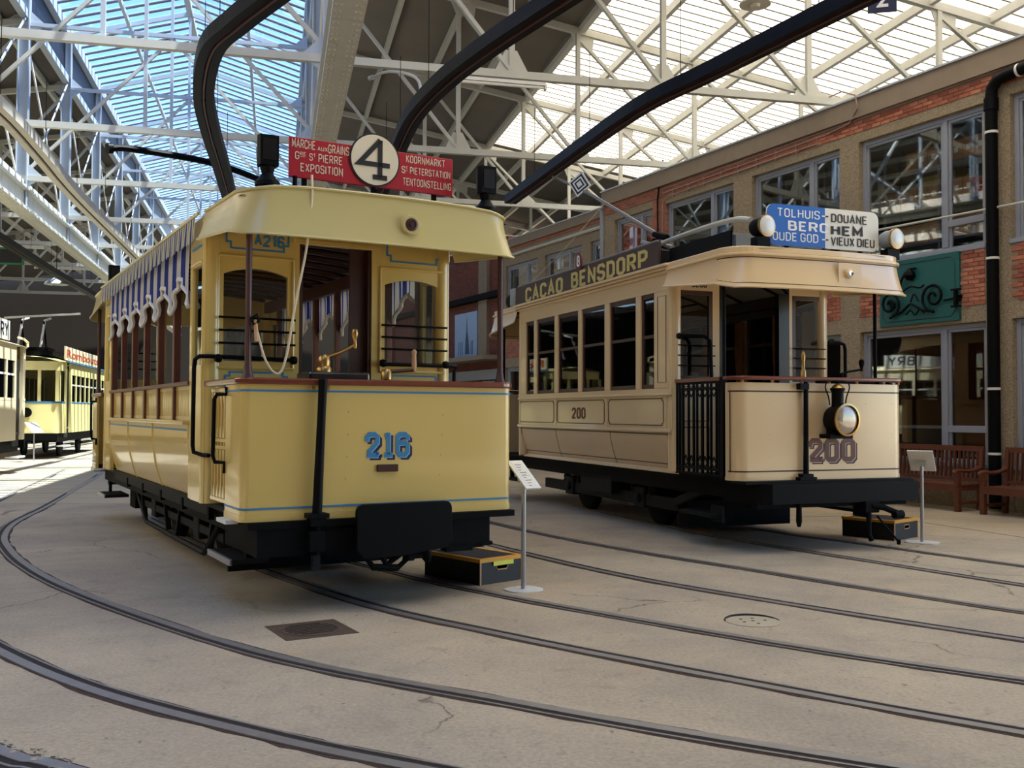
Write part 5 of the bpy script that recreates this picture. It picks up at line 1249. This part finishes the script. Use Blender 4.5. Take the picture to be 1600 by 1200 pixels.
letters('B200', .22, .075, 'ink', C, (-.80,Y0-.006,3.26), w=.2)
# inside
rows = [[(x,y,3.30+.26*(1-(x/1.15)**2)) for x in [-1.15,-.8,-.4,0,.4,.8,1.15]] for y in (.15,1.5,3,5,7,8.2)]
C_(MB().grid(rows), 'ceiling_lining', 'white_paint', True)
for y in (2.4,3.35,4.3,5.24,6.15): C_(MB().tube([(x,y,3.28+.26*(1-(x/1.15)**2)) for x in (-1.14,-.8,-.4,0,.4,.8,1.14)], .02, 6), 'ceiling_rib', 'wood_dark')
for s in (-1,1):
    C_(MB().box(s*1.1-.03,s*1.1+.03,Y0+.1,Y1-.1,3.02,3.30), 'cant_rail', 'wood_dark')
    C_(MB().box(min(s*.68,s*1.12),max(s*.68,s*1.12),Y0+.2,Y1-.2,1.22,1.28), 'seat_bench', 'wood_brown'); C_(MB().box(s*1.10-.02,s*1.10+.02,Y0+.2,Y1-.2,1.28,1.90), 'seat_back', 'wood_brown')
    C_(MB().tube([(s*.62,Y0+.3,3.05),(s*.62,Y1-.3,3.05)], .014, 6), 'strap_rail', 'black', True)
    for y in (2.38,3.35,4.30,5.24): 
        rows = [[(s*(1.06+.02*math.sin(i*1.9)), y-.13+.26*i/10*(1 if q < 2 else .7)+ (.04 if q > 1 else 0), z) for i in range(11)] for q, z in enumerate((3.0,2.5,2.2,1.95))]
        C_(MB().grid(rows), 'window_curtain', 'curtain_tan', True)
# dash
pp = plan_path(1.2,.22,.16,8)
C_(MB().ribbon(pp, .83, 1.955, .03), 'dash', 'cream', True, both=True)
C_(MB().ribbon(plan_path(1.206,.22,.166,8,0,-.006), .83, .875, .005), 'dash_skirt', 'cream', True, both=True)
for z in (1.855,.935): C_(MB().ribbon(plan_path(1.2025,.12,.1625,8,0,-.0025), z-.008, z+.008, .002), 'lining', 'maroon_dark', both=True)
for s in (-1,1):
    C_(MB().tube([(s*1.203,.12,.935),(s*1.203,.12,1.855)], .007, 4), 'lining', 'maroon_dark')
C_(sweep_rect(plan_path(1.19,.22,.16,8), 1.985, 2.03, .05, .05), 'dash_rail', 'wood', both=True, bevel=.014)
for x in (-1.1,-.7,-.3,.1,.5,.9,1.12): C_(MB().lathe([(.02,0),(.014,.015),(.02,.03)], (x,.02,1.955), n=8), 'rail_stud', 'ply', True)
digits('200', -.224, .455, 1.03, 1.315, -.001, ('maroon','maroon_dark','pink_cream'), C, w=.27, sh=.028)
for x in (-.75,.30,.62,1.0):
    for z in (1.72,1.36,1.1): C_(MB().lathe([(.008,-.004),(.006,.004)], (x,0,z), (0,-1,0), 6), 'screw', 'cream')
C_(MB().tube([(-.283,-.05,1.97),(-.285,-.05,1.5),(-.287,-.05,.86)], [.028,.028,.034], 12), 'brake_staff', 'black', True)
C_(MB().box(-.40,-.17,-.10,.02,.83,.865), 'staff_bracket', 'black'); C_(MB().box(-.36,-.21,-.09,.02,.865,.90), 'staff_bracket', 'black'); C_(MB().box(-.38,-.26,-.08,0,1.88,1.95), 'staff_bracket', 'black')
C_(MB().lathe([(.034,0),(.034,.10),(.022,.12),(.018,.20),(.026,.25),(.024,.30),(.008,.33)], (-.26,.03,2.0), n=12), 'brake_handle', 'brass', True)
ck = C_(MB().lathe([(.03,0),(.03,.06)], (.58,.40,2.04), n=10), 'controller_handle', 'black_iron', True)
MB().tube([(.58,.40,2.09),(.68,.40,2.12),(.88,.40,2.15)], .014, 8).build('crank', 'black_iron', ck, True); MB().lathe([(.014,0),(.018,.04),(.034,.09),(.034,.13),(.014,.15)], (.89,.40,2.13), n=10).build('knob', 'black_iron', ck, True)
C_(MB().box(.35,.85,.2,.62,.84,2.03), 'controller', 'black_iron', bevel=.02)
# headlamp
hl = C_(MB().lathe([(.10,0),(.155,.02),(.17,.06),(.17,.20),(.19,.21),(.19,.235),(.175,.24)], (.10,-.02,1.53), (.10,-1,0), 32), 'headlamp', 'black', True)
part_label(hl, 'old black headlamp with a brass rim, chimney and wire handle')
c0 = Vector((.10,-.02,1.53)) + Vector((.10,-1,0)).normalized()*.240
MB().lathe([(.192,0),(.192,.02),(.168,.025),(.168,.012)], c0, (.10,-1,0), 32, False).build('lamp_rim', 'brass', hl, True); MB().lathe([(.165,.0),(.13,.012),(.07,.018),(.01,.02)], c0, (.10,-1,0), 28).build('lamp_lens', 'lens_amber', hl, True)
MB().lathe([(.075,.13),(.068,.20),(.068,.32),(.085,.35),(.085,.37)], (.10,-.13,1.53), n=16).build('chimney', 'black', hl, True); MB().lathe([(.075,.37),(.05,.40),(.015,.42)], (.10,-.13,1.53), n=14).build('chimney_cap', 'brass', hl, True)
MB().tube(catmull([(-.01,-.13,1.70),(-.03,-.13,1.80),(-.07,-.13,1.90),(-.04,-.13,1.97),(.10,-.13,1.985),(.24,-.13,1.97),(.27,-.13,1.90),(.23,-.13,1.80),(.21,-.13,1.70)],4), .008, 6).build('lamp_handle', 'black', hl, True)
MB().box(-.06,.26,-.20,0,1.31,1.36).build('lamp_bracket', 'black', hl); MB().box(.0,.20,-.18,-.05,1.35,1.42).build('lamp_foot', 'black', hl)
# gates, poles, grab rails
for s in (-1,1):
    g = C_(MB().box(s*1.14-.03,s*1.14+.03,.40,1.47,1.985,2.03), 'platform_gate', 'wood')
    for i, y in enumerate((.44,.50,.62,.70,.82,.94,1.02,1.14,1.28,1.36,1.43)): MB().box(s*1.14-.014,s*1.14+.014,y-(.018 if i % 4 == 0 else .009),y+(.018 if i % 4 == 0 else .009),.84,1.985).build('gate_bar', 'black', g)
    for z in (.86,.93,1.90,1.97): MB().box(s*1.14-.012,s*1.14+.012,.42,1.46,z-.015,z+.015).build('gate_rail', 'black', g)
    for y in (.56,.66,.76,.88,1.08,1.21):
        MB().tube([(s*1.14,y,.94),(s*1.14,y-.045,1.0),(s*1.14,y,1.08),(s*1.14,y+.045,1.0)], .009, 4, True).build('gate_loop', 'black', g); MB().tube([(s*1.14,y,1.90),(s*1.14,y-.045,1.86),(s*1.14,y,1.80),(s*1.14,y+.045,1.86)], .009, 4, True).build('gate_loop', 'black', g)
    C_(MB().box(s*1.13-.03,s*1.13+.03,.33,.40,.84,2.03), 'gate_post', 'black', both=True)
    C_(MB().tube([(s*1.10,.40,2.0),(s*1.10,.40,3.18)], .022, 8), 'canopy_pole', 'black', True, both=True)
    C_(MB().tube([(s*1.19,1.30,2.575),(s*1.05,1.28,2.575),(s*.85,1.25,2.575),(s*.78,1.22,2.52),(s*.77,1.20,2.02)] if s < 0 else [(1.10,1.30,2.56),(1.25,1.28,2.56),(1.32,1.26,2.53),(1.34,1.26,2.47),(1.34,1.26,2.0)], .024, 8), 'grab_rail', 'black', True)
    C_(MB().lathe([(.03,-.03),(.042,0),(.03,.03)], (s*1.17,1.32,2.575), (1,0,0), 10), 'rail_knuckle', 'black', True)
# hood and roof
hb = plan_path(1.31,1.48,.34,8,.05,-.10); ht = plan_path(1.25,1.48,.34,8,.03,-.03)
def hz(p): return 3.215 - .17*max(0, min(1, (.9-p[1])/.9))**1.3
N = len(hb); rows = []
for i in range(N):
    zb = hz(hb[i]); r_ = []
    for q in range(4):
        f = q/3; r_.append((hb[i][0]+(ht[i][0]-hb[i][0])*(1-(1-f)**1.5), hb[i][1]+(ht[i][1]-hb[i][1])*(1-(1-f)**1.5), zb+(3.42-zb)*f))
    rows.append(r_)
C_(MB().grid(rows), 'hood', 'cream', True, both=True)
C_(sweep_rect(plan_path(1.26,1.48,.34,8,.03,-.04), 3.415, 3.45, .05, .02), 'hood_moulding', 'cream', both=True, bevel=.01); C_(sweep_rect(plan_path(1.25,1.48,.34,8,.03,-.03), 3.45, 3.525, .05, .0), 'hood_moulding', 'cream', both=True, bevel=.012)
C_(MB().tube([(p[0]*1.003,p[1]-.004,hz(p)) for p in hb], .016, 6), 'hood_lip', 'cream', True, both=True)
C_(MB().tube([(hb[i][0]+(ht[i][0]-hb[i][0])*.24,hb[i][1]+(ht[i][1]-hb[i][1])*.24-.006,hz(hb[i])+.045) for i in range(1,N-1)], .005, 4), 'lining', 'maroon_dark', both=True)
C_(MB().tube([(ht[i][0]*1.004,ht[i][1]-.006,3.395) for i in range(1,N-1)], .005, 4), 'lining', 'maroon_dark', both=True)
rows = []
for y in [-.05,.1,.4,.9,1.45]+[1.45+5.48*i/6 for i in range(1,7)]+[7.5,8.0,8.3,8.43]:
    e = min(y+.05, 8.43-y); sc = 1.0 if e > .4 else math.sqrt(max(.02,1-((.4-e)/.4)**2))*.35+.65
    rows.append([(x*sc,y,3.50+.16*(1-(x/1.25)**2)*min(1,.2+e)) for x in [-1.25,-1.0,-.7,-.35,0,.35,.7,1.0,1.25]])
C_(MB().grid(rows), 'roof', 'roof_grey', True)
bl = C_(MB().box(.14,.46,-.118,-.10,3.12,3.38), 'bullseye_plate', 'cream'); MB().lathe([(.055,0),(.055,.04),(.045,.05)], (.28,-.115,3.25), (0,-1,0), 20).build('lamp_rim', 'cream', bl, True); MB().lathe([(.04,.045),(.03,.055),(.01,.05)], (.28,-.115,3.25), (0,-1,0), 16).build('lamp_lens', 'chrome', bl, True)
# route sign
pts = []
x0, x1, z0, z1, r_ = -.507, 1.153, 3.635, 4.135, .10
for cx, cz, a0 in ((x1-r_,z0+r_,-90),(x1-r_,z1-r_,0),(x0+r_,z1-r_,90),(x0+r_,z0+r_,180)):
    for k in range(5): a = rad(a0+90*k/4); pts.append((cx+r_*math.cos(a), cz+r_*math.sin(a)))
sg = C_(MB().prism(pts, .385, .41), 'route_board', 'board_white'); part_label(sg, 'route board, blue left half and white right half, with lettering')
xm = .335; lp = [(p,q) for p,q in pts if p < xm]; lp = [(xm,z1)] + sorted([p for p in lp if p[1] > 3.88], key=lambda p: -p[0]) + sorted([p for p in lp if p[1] <= 3.88], key=lambda p: p[0]) + [(xm,z0)]
MB().prism([(p*1.0, q) for p,q in lp], .380, .3845).build('blue_half', 'board_blue', sg)
for s_, w_, h_, x, z, m, bd in (('TOLHUIS',.62,.105,-.055,4.035,'white_print',.006),('BERC',.59,.12,.085,3.882,'white_print',.012),('OUDE GOD',.66,.105,-.10,3.745,'white_print',.006),
                                ('DOUANE',.54,.105,.700,4.020,'ink',.004),('HEM',.48,.12,.665,3.868,'ink',.012),('VIEUX DIEU',.66,.105,.755,3.735,'ink',.004)):
    letters(s_, w_, h_, m, sg, (x,.378,z), w=.2 if s_ in ('BERC','HEM') else .13)
for z in (4.03,3.74):
    MB().box(.285,.335,.372,.378,z-.008,z+.008).build('dash_mark', 'white_print', sg); MB().box(.335,.38,.372,.378,z-.008,z+.008).build('dash_mark', 'ink', sg)
for x in (-.2,.35,.9): C_(MB().box(x-.02,x+.02,.41,.44,3.5,3.85), 'board_bracket', 'black_iron')
for x, zz in ((-.623,3.83),(1.30,3.80)):
    l_ = C_(MB().lathe([(.05,-.02),(.10,.0),(.118,.06),(.118,.17),(.13,.18),(.13,.20)], (x,.46,zz), (.12,-1,0), 24), 'sign_lamp', 'resistor_grey' if x > 0 else 'black', True)
    c0 = Vector((x,.46,zz))+Vector((.12,-1,0)).normalized()*.20
    MB().lathe([(.131,-.01),(.131,.012),(.118,.016)], c0, (.12,-1,0), 24, False).build('lamp_rim', 'brass', l_, True); MB().lathe([(.118,.004),(.118,.02),(.09,.032),(.03,.04)], c0, (.12,-1,0), 24).build('lamp_lens', 'lamp_white', l_, True)
    MB().box(x-.09,x+.09,.28,.42,zz-.26,zz-.13).build('lamp_box', 'black', l_); MB().box(x-.02,x+.02,.34,.40,3.48,zz-.2).build('lamp_stalk', 'black', l_)
# roof gear
for s in (-1,1):
    bd = C_(MB().box(s*.945-.015,s*.945+.015,2.22,7.75,3.575,3.935), 'advert_board', 'board_brown'); part_label(bd, 'brown advertising board with gold capitals')
    if s < 0: letters('CACAO', 1.72, .26, 'gold_print', bd, (-.963,6.37,3.745), rad(-90), w=.22); letters('BENSDORP', 2.62, .26, 'gold_print', bd, (-.963,3.855,3.755), rad(-90), w=.22)
    for y in (2.3,5.0,7.65): C_(MB().tube([(s*.945,y,3.60),(s*1.20,y,3.51)], .010, 5), 'board_stay', 'black_iron')
    C_(MB().tube([(s*.93,2.3,3.96),(s*.93,7.7,3.96)], .016, 6), 'board_rail', 'steel', True)
    C_(MB().tube(catmull([(s*.55,4.0,4.0),(s*.55,2.6,4.05),(s*.56,1.6,4.06),(s*.60,.9,4.02),(s*.62,.55,3.95)],4), .035, 8), 'cable_tube', 'steel_paint', True)
    rx = C_(MB().box(min(s*.35,s*.70),max(s*.35,s*.70),.75,1.85,3.60,3.80), 'resistor_case', 'resistor_grey')
    for i in range(8): MB().box(min(s*.33,s*.72),max(s*.33,s*.72),.78+i*.135,.86+i*.135,3.80,3.83).build('case_rib', 'resistor_grey', rx)
    C_(MB().box(s*.80-.012,s*.80+.012,.7,2.2,3.60,3.84), 'roof_screen', 'black')
n8 = C_(MB().lathe([(.135,0),(.135,.012)], (-.985,4.80,4.03), (-1,0,0), 28), 'number_disc', 'plum', True)
letters('8', .11, .18, 'white_print', n8, (-1.001,4.80,4.03), rad(-90), w=.2, name='numeral')
tb = C_(MB().box(-.45,.15,3.1,4.3,3.66,3.98), 'trolley_base', 'black_iron')
for d in (-.12,.12): MB().tube([(-.2+d,3.4,4.08),(-.2+d,3.9,4.22)], .045, 8).build('trolley_spring', 'steel', tb, True)
MB().lathe([(.12,0),(.10,.1),(.06,.28)], (-.2,3.7,3.98), n=12).build('trolley_pivot', 'black_iron', tb, True); MB().tube([(-.2,3.35,4.22),(-.19,3.75,4.34)], .05, 8).build('pole_socket', 'black_iron', tb, True)
tp = C_(MB().tube([(-.2,3.55,4.27),(-.1,6.2,5.45),(0,8.35,6.30)], [.034,.028,.02], 10), 'trolley_pole', 'steel', True)
ds = MB(); c0 = Vector((-.10,6.68,5.74))
def square(b, c, h, th, d):  # upright square plate on edge, facing the left front
    n = Vector((-.78,-.62,0)).normalized(); s_ = Vector((0,0,1)).cross(n).normalized(); u_ = Vector((0,0,1)); q = rad(33)
    a1 = s_*math.cos(q)+u_*math.sin(q); a2 = -s_*math.sin(q)+u_*math.cos(q)
    vs = [c + a1*i*h + a2*j*h + n*k for k in (d, d+th) for i, j in ((-1,-1),(1,-1),(1,1),(-1,1))]
    b.add(vs, [(0,3,2,1),(4,5,6,7),(0,1,5,4),(1,2,6,5),(2,3,7,6),(3,0,4,7)]); return b
sp_ = square(MB(), c0, .165, .02, .04).build('pole_sign', 'white_print', tp)
for h, m, d in ((.135,'ink',.061),(.105,'white_print',.063),(.075,'ink',.065),(.048,'white_print',.067)): square(MB(), c0, h, .002, d).build('sign_ring', m, sp_)
C_(MB().lathe([(.05,0),(.13,.02),(.15,.08),(.15,.22),(.12,.24)], (-.8,8.1,3.75), (0,1,0), 20), 'rear_lamp', 'black', True); C_(MB().box(-.84,-.76,8.0,8.2,3.5,3.66), 'lamp_stalk', 'black')
C_(MB().box(-.99,-.93,7.78,8.0,3.60,3.95), 'rear_plate', 'resistor_grey', bevel=.03)
C_(MB().tube(catmull([(-.15,5.6,5.18),(-.55,6.4,4.5),(-.75,7.6,4.0)],5), .006, 5), 'trolley_rope', 'rope', True)
# ------------------------------------------------------------------ step boxes and information stands
def step_box(label, p0, ang, L, W, Hh_, sticker):
    """p0 = near left ground corner; local x along the handle end, y back along the long side"""
    t = thing('step_box', label, 'step box', p0, ang, 'wooden boarding steps')
    b = MB(); b.box(0,.018,0,L,0,Hh_-.02); b.box(W-.018,W,0,L,0,Hh_-.02); b.box(.018,W-.018,L-.018,L,0,Hh_-.02); b.build('side_board', 'box_black', t)
    zc = Hh_*.62; hw, hh = .075, .024; cx = W*.52
    f = MB(); f.box(.018,cx-hw,0,.018,0,Hh_-.02); f.box(cx+hw,W-.018,0,.018,0,Hh_-.02); f.box(cx-hw,cx+hw,0,.018,0,zc-hh); f.box(cx-hw,cx+hw,0,.018,zc+hh,Hh_-.02); f.build('end_board', 'box_black', t)
    MB().tube([(cx-hw+.02,-.001,zc-hh),(cx+hw-.02,-.001,zc-hh),(cx+hw,-.001,zc),(cx+hw-.02,-.001,zc+hh),(cx-hw+.02,-.001,zc+hh),(cx-hw,-.001,zc)], .006, 5, True).build('hand_hole_edge', 'ply', t)
    for x in (.006, W-.006): MB().box(x-.008,x+.008,-.004,.006,0,Hh_-.02).build('corner_strip', 'ply', t)
    e = .035
    for nm, a in (('edging',(-.008,W+.008,-.008,e)),('edging',(-.008,W+.008,L-e,L+.008)),('edging',(-.008,e,e,L-e)),('edging',(W-e,W+.008,e,L-e))): MB().box(*a,Hh_-.035,Hh_).build(nm, 'box_yellow', t)
    MB().box(e,W-e,e,L-e,Hh_-.02,Hh_-.001).build('tread_mat', 'mat_rubber', t)
    if sticker: MB().box(W*.30,W*.78,-.011,-.008,Hh_-.075,Hh_-.035).build('sticker', 'label_yellow', t)
def ang(a, c): return math.atan2(c[1]-a[1], c[0]-a[0])
step_box('black step box with yellow edging and a hand hole beside the yellow tram', (-.29,9.22,0), ang((-.29,9.22),(.10,9.58)), .83, .53, .24, True)
step_box('black step box with yellow edging beside the cream tram', (4.83,12.56,0), ang((4.83,12.56),(5.36,13.03)), .72, .62, .25, False)
def stand(label, x, y, h, rz, base=.17, tilt=1, panel=(.155,.215)):
    t = thing('info_stand', label, 'stand', (x,y,0), rz, 'white information stands')
    n = 24; rr = [(base*math.copysign(abs(math.cos(a))**.6, math.cos(a)), base*.8*math.copysign(abs(math.sin(a))**.6, math.sin(a))) for a in [2*math.pi*i/n for i in range(n)]]
    MB().prism(rr, 0, .012, 'xy').build('base_plate', 'stand_white', t); 
    MB().tube([(0,0,.01),(0,0,h-.05)], .021, 14).build('stand_pole', 'stand_grey', t, True)
    w, l = panel; a = rad(38)
    def P(i, j, d): return (i, j*math.cos(a) - d*math.sin(a), h + j*math.sin(a) + d*math.cos(a))
    def slab(i0,i1,j0,j1,d0,d1): 
        vs = [P(i,j,d) for d in (d0,d1) for i,j in ((i0,j0),(i1,j0),(i1,j1),(i0,j1))]; return MB().add(vs, [(0,3,2,1),(4,5,6,7),(0,1,5,4),(1,2,6,5),(2,3,7,6),(3,0,4,7)])
    slab(-w,w,-l,l,-.012,.006).build('panel_frame', 'stand_white', t, bevel=.004); sh = slab(-w+.025,w-.025,-l+.025,l-.025,.006,.008).build('panel_sheet', 'paper', t)
    for k in range(9): slab(-w+.05,w-.05-.02*(k%3),l-.07-k*.035,l-.062-k*.035,.008,.009).build('text_line', 'canvas_grey', sh)
    MB().box(-.05,.05,-.03,.03,h-.07,h-.01).build('panel_clamp', 'stand_grey', t)
stand('white information stand beside the right corner of the yellow tram', .11, 9.0, 1.04, rad(36), .17, panel=(.085,.19))
stand('white information stand at the front corner of the cream tram', 5.11, 12.39, 1.02, rad(150), .20, panel=(.15,.21))
stand('small white information stand between the two little trams at the left', -14.96, 31.1, 1.08, rad(60), .30, panel=(.2,.26))

# ------------------------------------------------------------------ small trams at the left
def small_tram(label, loc, rz, L, paint, stripe, sign, sign_m, sign_txt_m, band):
    t = thing('tram', label, 'tram', loc, rz)
    def a(b, name, m, smooth=False, bevel=0, parent=None): return b.build(name, m, parent or t, smooth, bevel)
    a(MB().box(-.95,.95,.2,L-.2,.55,.86), 'underframe', 'black_iron'); a(MB().box(-1.05,1.05,-.12,0,.62,.84), 'bumper', 'black')
    for y in (2.6, L-2.6):
        for s in (-1,1):
            a(MB().lathe([(.06,-.05),(.36,-.05),(.40,-.06),(.40,.0),(.34,.04),(.06,.05)], (s*.6,y,.39), (s,0,0), 20), 'wheel', 'black_iron', True); a(MB().box(s*.85-.05,s*.85+.05,y-.9,y+.9,.36,.46), 'truck_frame', 'grime')
    for s in (-1,1): a(MB().box(s*1.05-.15,s*1.05+.15,.5,1.3,.40,.44), 'step_board', 'white_paint')
    a(MB().ribbon(plan_path(1.12,.7,.30,6,.08), .86, 1.92, .04), 'dash', paint, True); a(MB().ribbon(plan_path(1.128,.7,.308,6,.08,-.008), 1.86, 1.92, .003), 'dash_stripe', stripe, True)
    a(MB().ribbon(plan_path(1.12,.7,.30,6,.08), 2.95, 3.25, .04), 'front_header', paint, True)
    for x in (-1.0,-.45,.45,1.0): a(MB().box(x-.05,x+.05,-.04,.05 if abs(x) < .9 else .3,1.92,2.95), 'front_post', paint)
    for x0, x1 in ((-.95,-.5),(-.4,.4),(.5,.95)): a(MB().box(x0,x1,.0,.006,1.92,2.95), 'front_pane', 'glass_tram')
    for s in (-1,1):
        a(MB().box(s*1.15-.02,s*1.15+.02,1.5,L-.3,.86,1.92), 'side_panel', paint); a(MB().box(s*1.172-.003,s*1.172+.003,1.5,L-.3,1.86,1.91), 'side_stripe', stripe)
        a(MB().box(s*1.15-.02,s*1.15+.02,1.4,L-.3,2.85,3.25), 'side_header', paint); a(MB().box(s*1.13-.03,s*1.13+.03,1.35,1.5,.86,3.25), 'door_post', paint); a(MB().box(s*1.13-.03,s*1.13+.03,.62,.72,.86,3.25), 'door_post', paint)
        a(MB().box(s*1.06-.02,s*1.06+.02,.72,1.35,.70,2.9), 'folding_door', 'box_black')
        n = int((L-1.8)/.8)
        for k in range(n+1):
            y = 1.5+(L-1.8)*k/n; a(MB().box(s*1.15-.02,s*1.15+.02,y-.05,y+.05,1.92,2.85), 'window_post', paint)
            if k < n: a(MB().box(s*1.14-.004,s*1.14+.004,y+.05,y+(L-1.8)/n-.05,1.92,2.85), 'window_pane', 'glass_tram'); a(MB().box(s*1.155-.008,s*1.155+.008,y+.05,y+(L-1.8)/n-.05,2.48,2.53), 'vent_bar', 'white_paint')
    a(MB().box(-1.1,1.1,.2,L-.2,1.0,1.05), 'floor_plate', 'interior_dark'); a(MB().box(-1.1,1.1,L-.3,L-.2,.86,3.25), 'rear_wall', paint)
    rows = []
    for y in (-.06,.1,.5,1.5,L-1,L-.15):
        e = max(0,min(1,(y+.3)/.6)); rows.append([(x*(.75+.25*e),y,3.25+.22*(1-(x/1.22)**2)*(.5+.5*e)) for x in [-1.22,-.9,-.5,0,.5,.9,1.22]])
    a(MB().grid(rows), 'roof', paint, True); a(MB().tube([(1.22,.3,3.26),(1.22,L-.15,3.26)], .03, 6), 'gutter', stripe if band else paint, True)
    if sign:
        b_ = a(MB().box(1.08,1.12,sign[1],sign[2],3.34,sign[3]), 'advert_board', sign_m)
        text(sign[0], sign[2]-sign[1]-.4, (sign[3]-3.34)*.62, sign_txt_m, b_, (1.125,(sign[1]+sign[2])/2,(3.34+sign[3])/2), rad(90), bold=.02)
    return t
h2 = Vector((-15.0,33.0,0)) - (Vector((math.cos(HALL),math.sin(HALL),0))*1.12)
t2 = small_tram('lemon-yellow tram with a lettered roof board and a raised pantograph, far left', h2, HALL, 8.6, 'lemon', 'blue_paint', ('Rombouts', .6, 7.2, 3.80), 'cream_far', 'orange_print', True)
pg = MB().box(-.5,.6,.4,1.5,3.62,3.74).build('pantograph_base', 'black_iron', t2)
for s in (-.35,.35): MB().tube([(s,.5,3.74),(s,1.1,4.7),(s+.1,1.5,4.8)], .04, 6).build('pantograph_arm', 'white_paint', pg); MB().tube([(s,1.4,3.74),(s,.95,4.65)], .03, 6).build('pantograph_arm', 'black_iron', pg)
MB().tube([(-.9,1.0,4.75),(1.5,1.0,4.95)], .04, 6).build('pantograph_bow', 'white_paint', pg); MB().box(-.7,.8,.2,2.2,3.46,3.60).build('roof_walk', 'black_iron', t2)
MB().lathe([(.16,0),(.16,.05)], (.1,-.1,1.55), (0,-1,0), 16).build('headlamp', 'black', t2, True); MB().tube([(.1,-.12,1.5),(-.25,-.12,1.0)], .025, 6).build('headlamp_cable', 'black', t2)
e1 = Vector((-12.8,26.3,0)); h1 = e1 - Vector((math.cos(HALL),math.sin(HALL),0))*1.16 + hy*.0
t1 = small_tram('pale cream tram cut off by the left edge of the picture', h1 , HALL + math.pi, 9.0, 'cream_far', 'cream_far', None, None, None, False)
b_ = MB().box(-1.12,-1.08,1.9,5.9,3.34,3.82).build('advert_board', 'board_white', t1); letters('BRY', 1.05, .34, 'ink', b_, (-1.125,2.6,3.58), rad(-90), w=.16)
MB().tube([(-1.15,.2,3.28),(-1.15,.2,3.40),(-1.15,.6,3.46),(-1.15,1.2,3.46)], .03, 6).build('roof_rail', 'cream_far', t1, True)
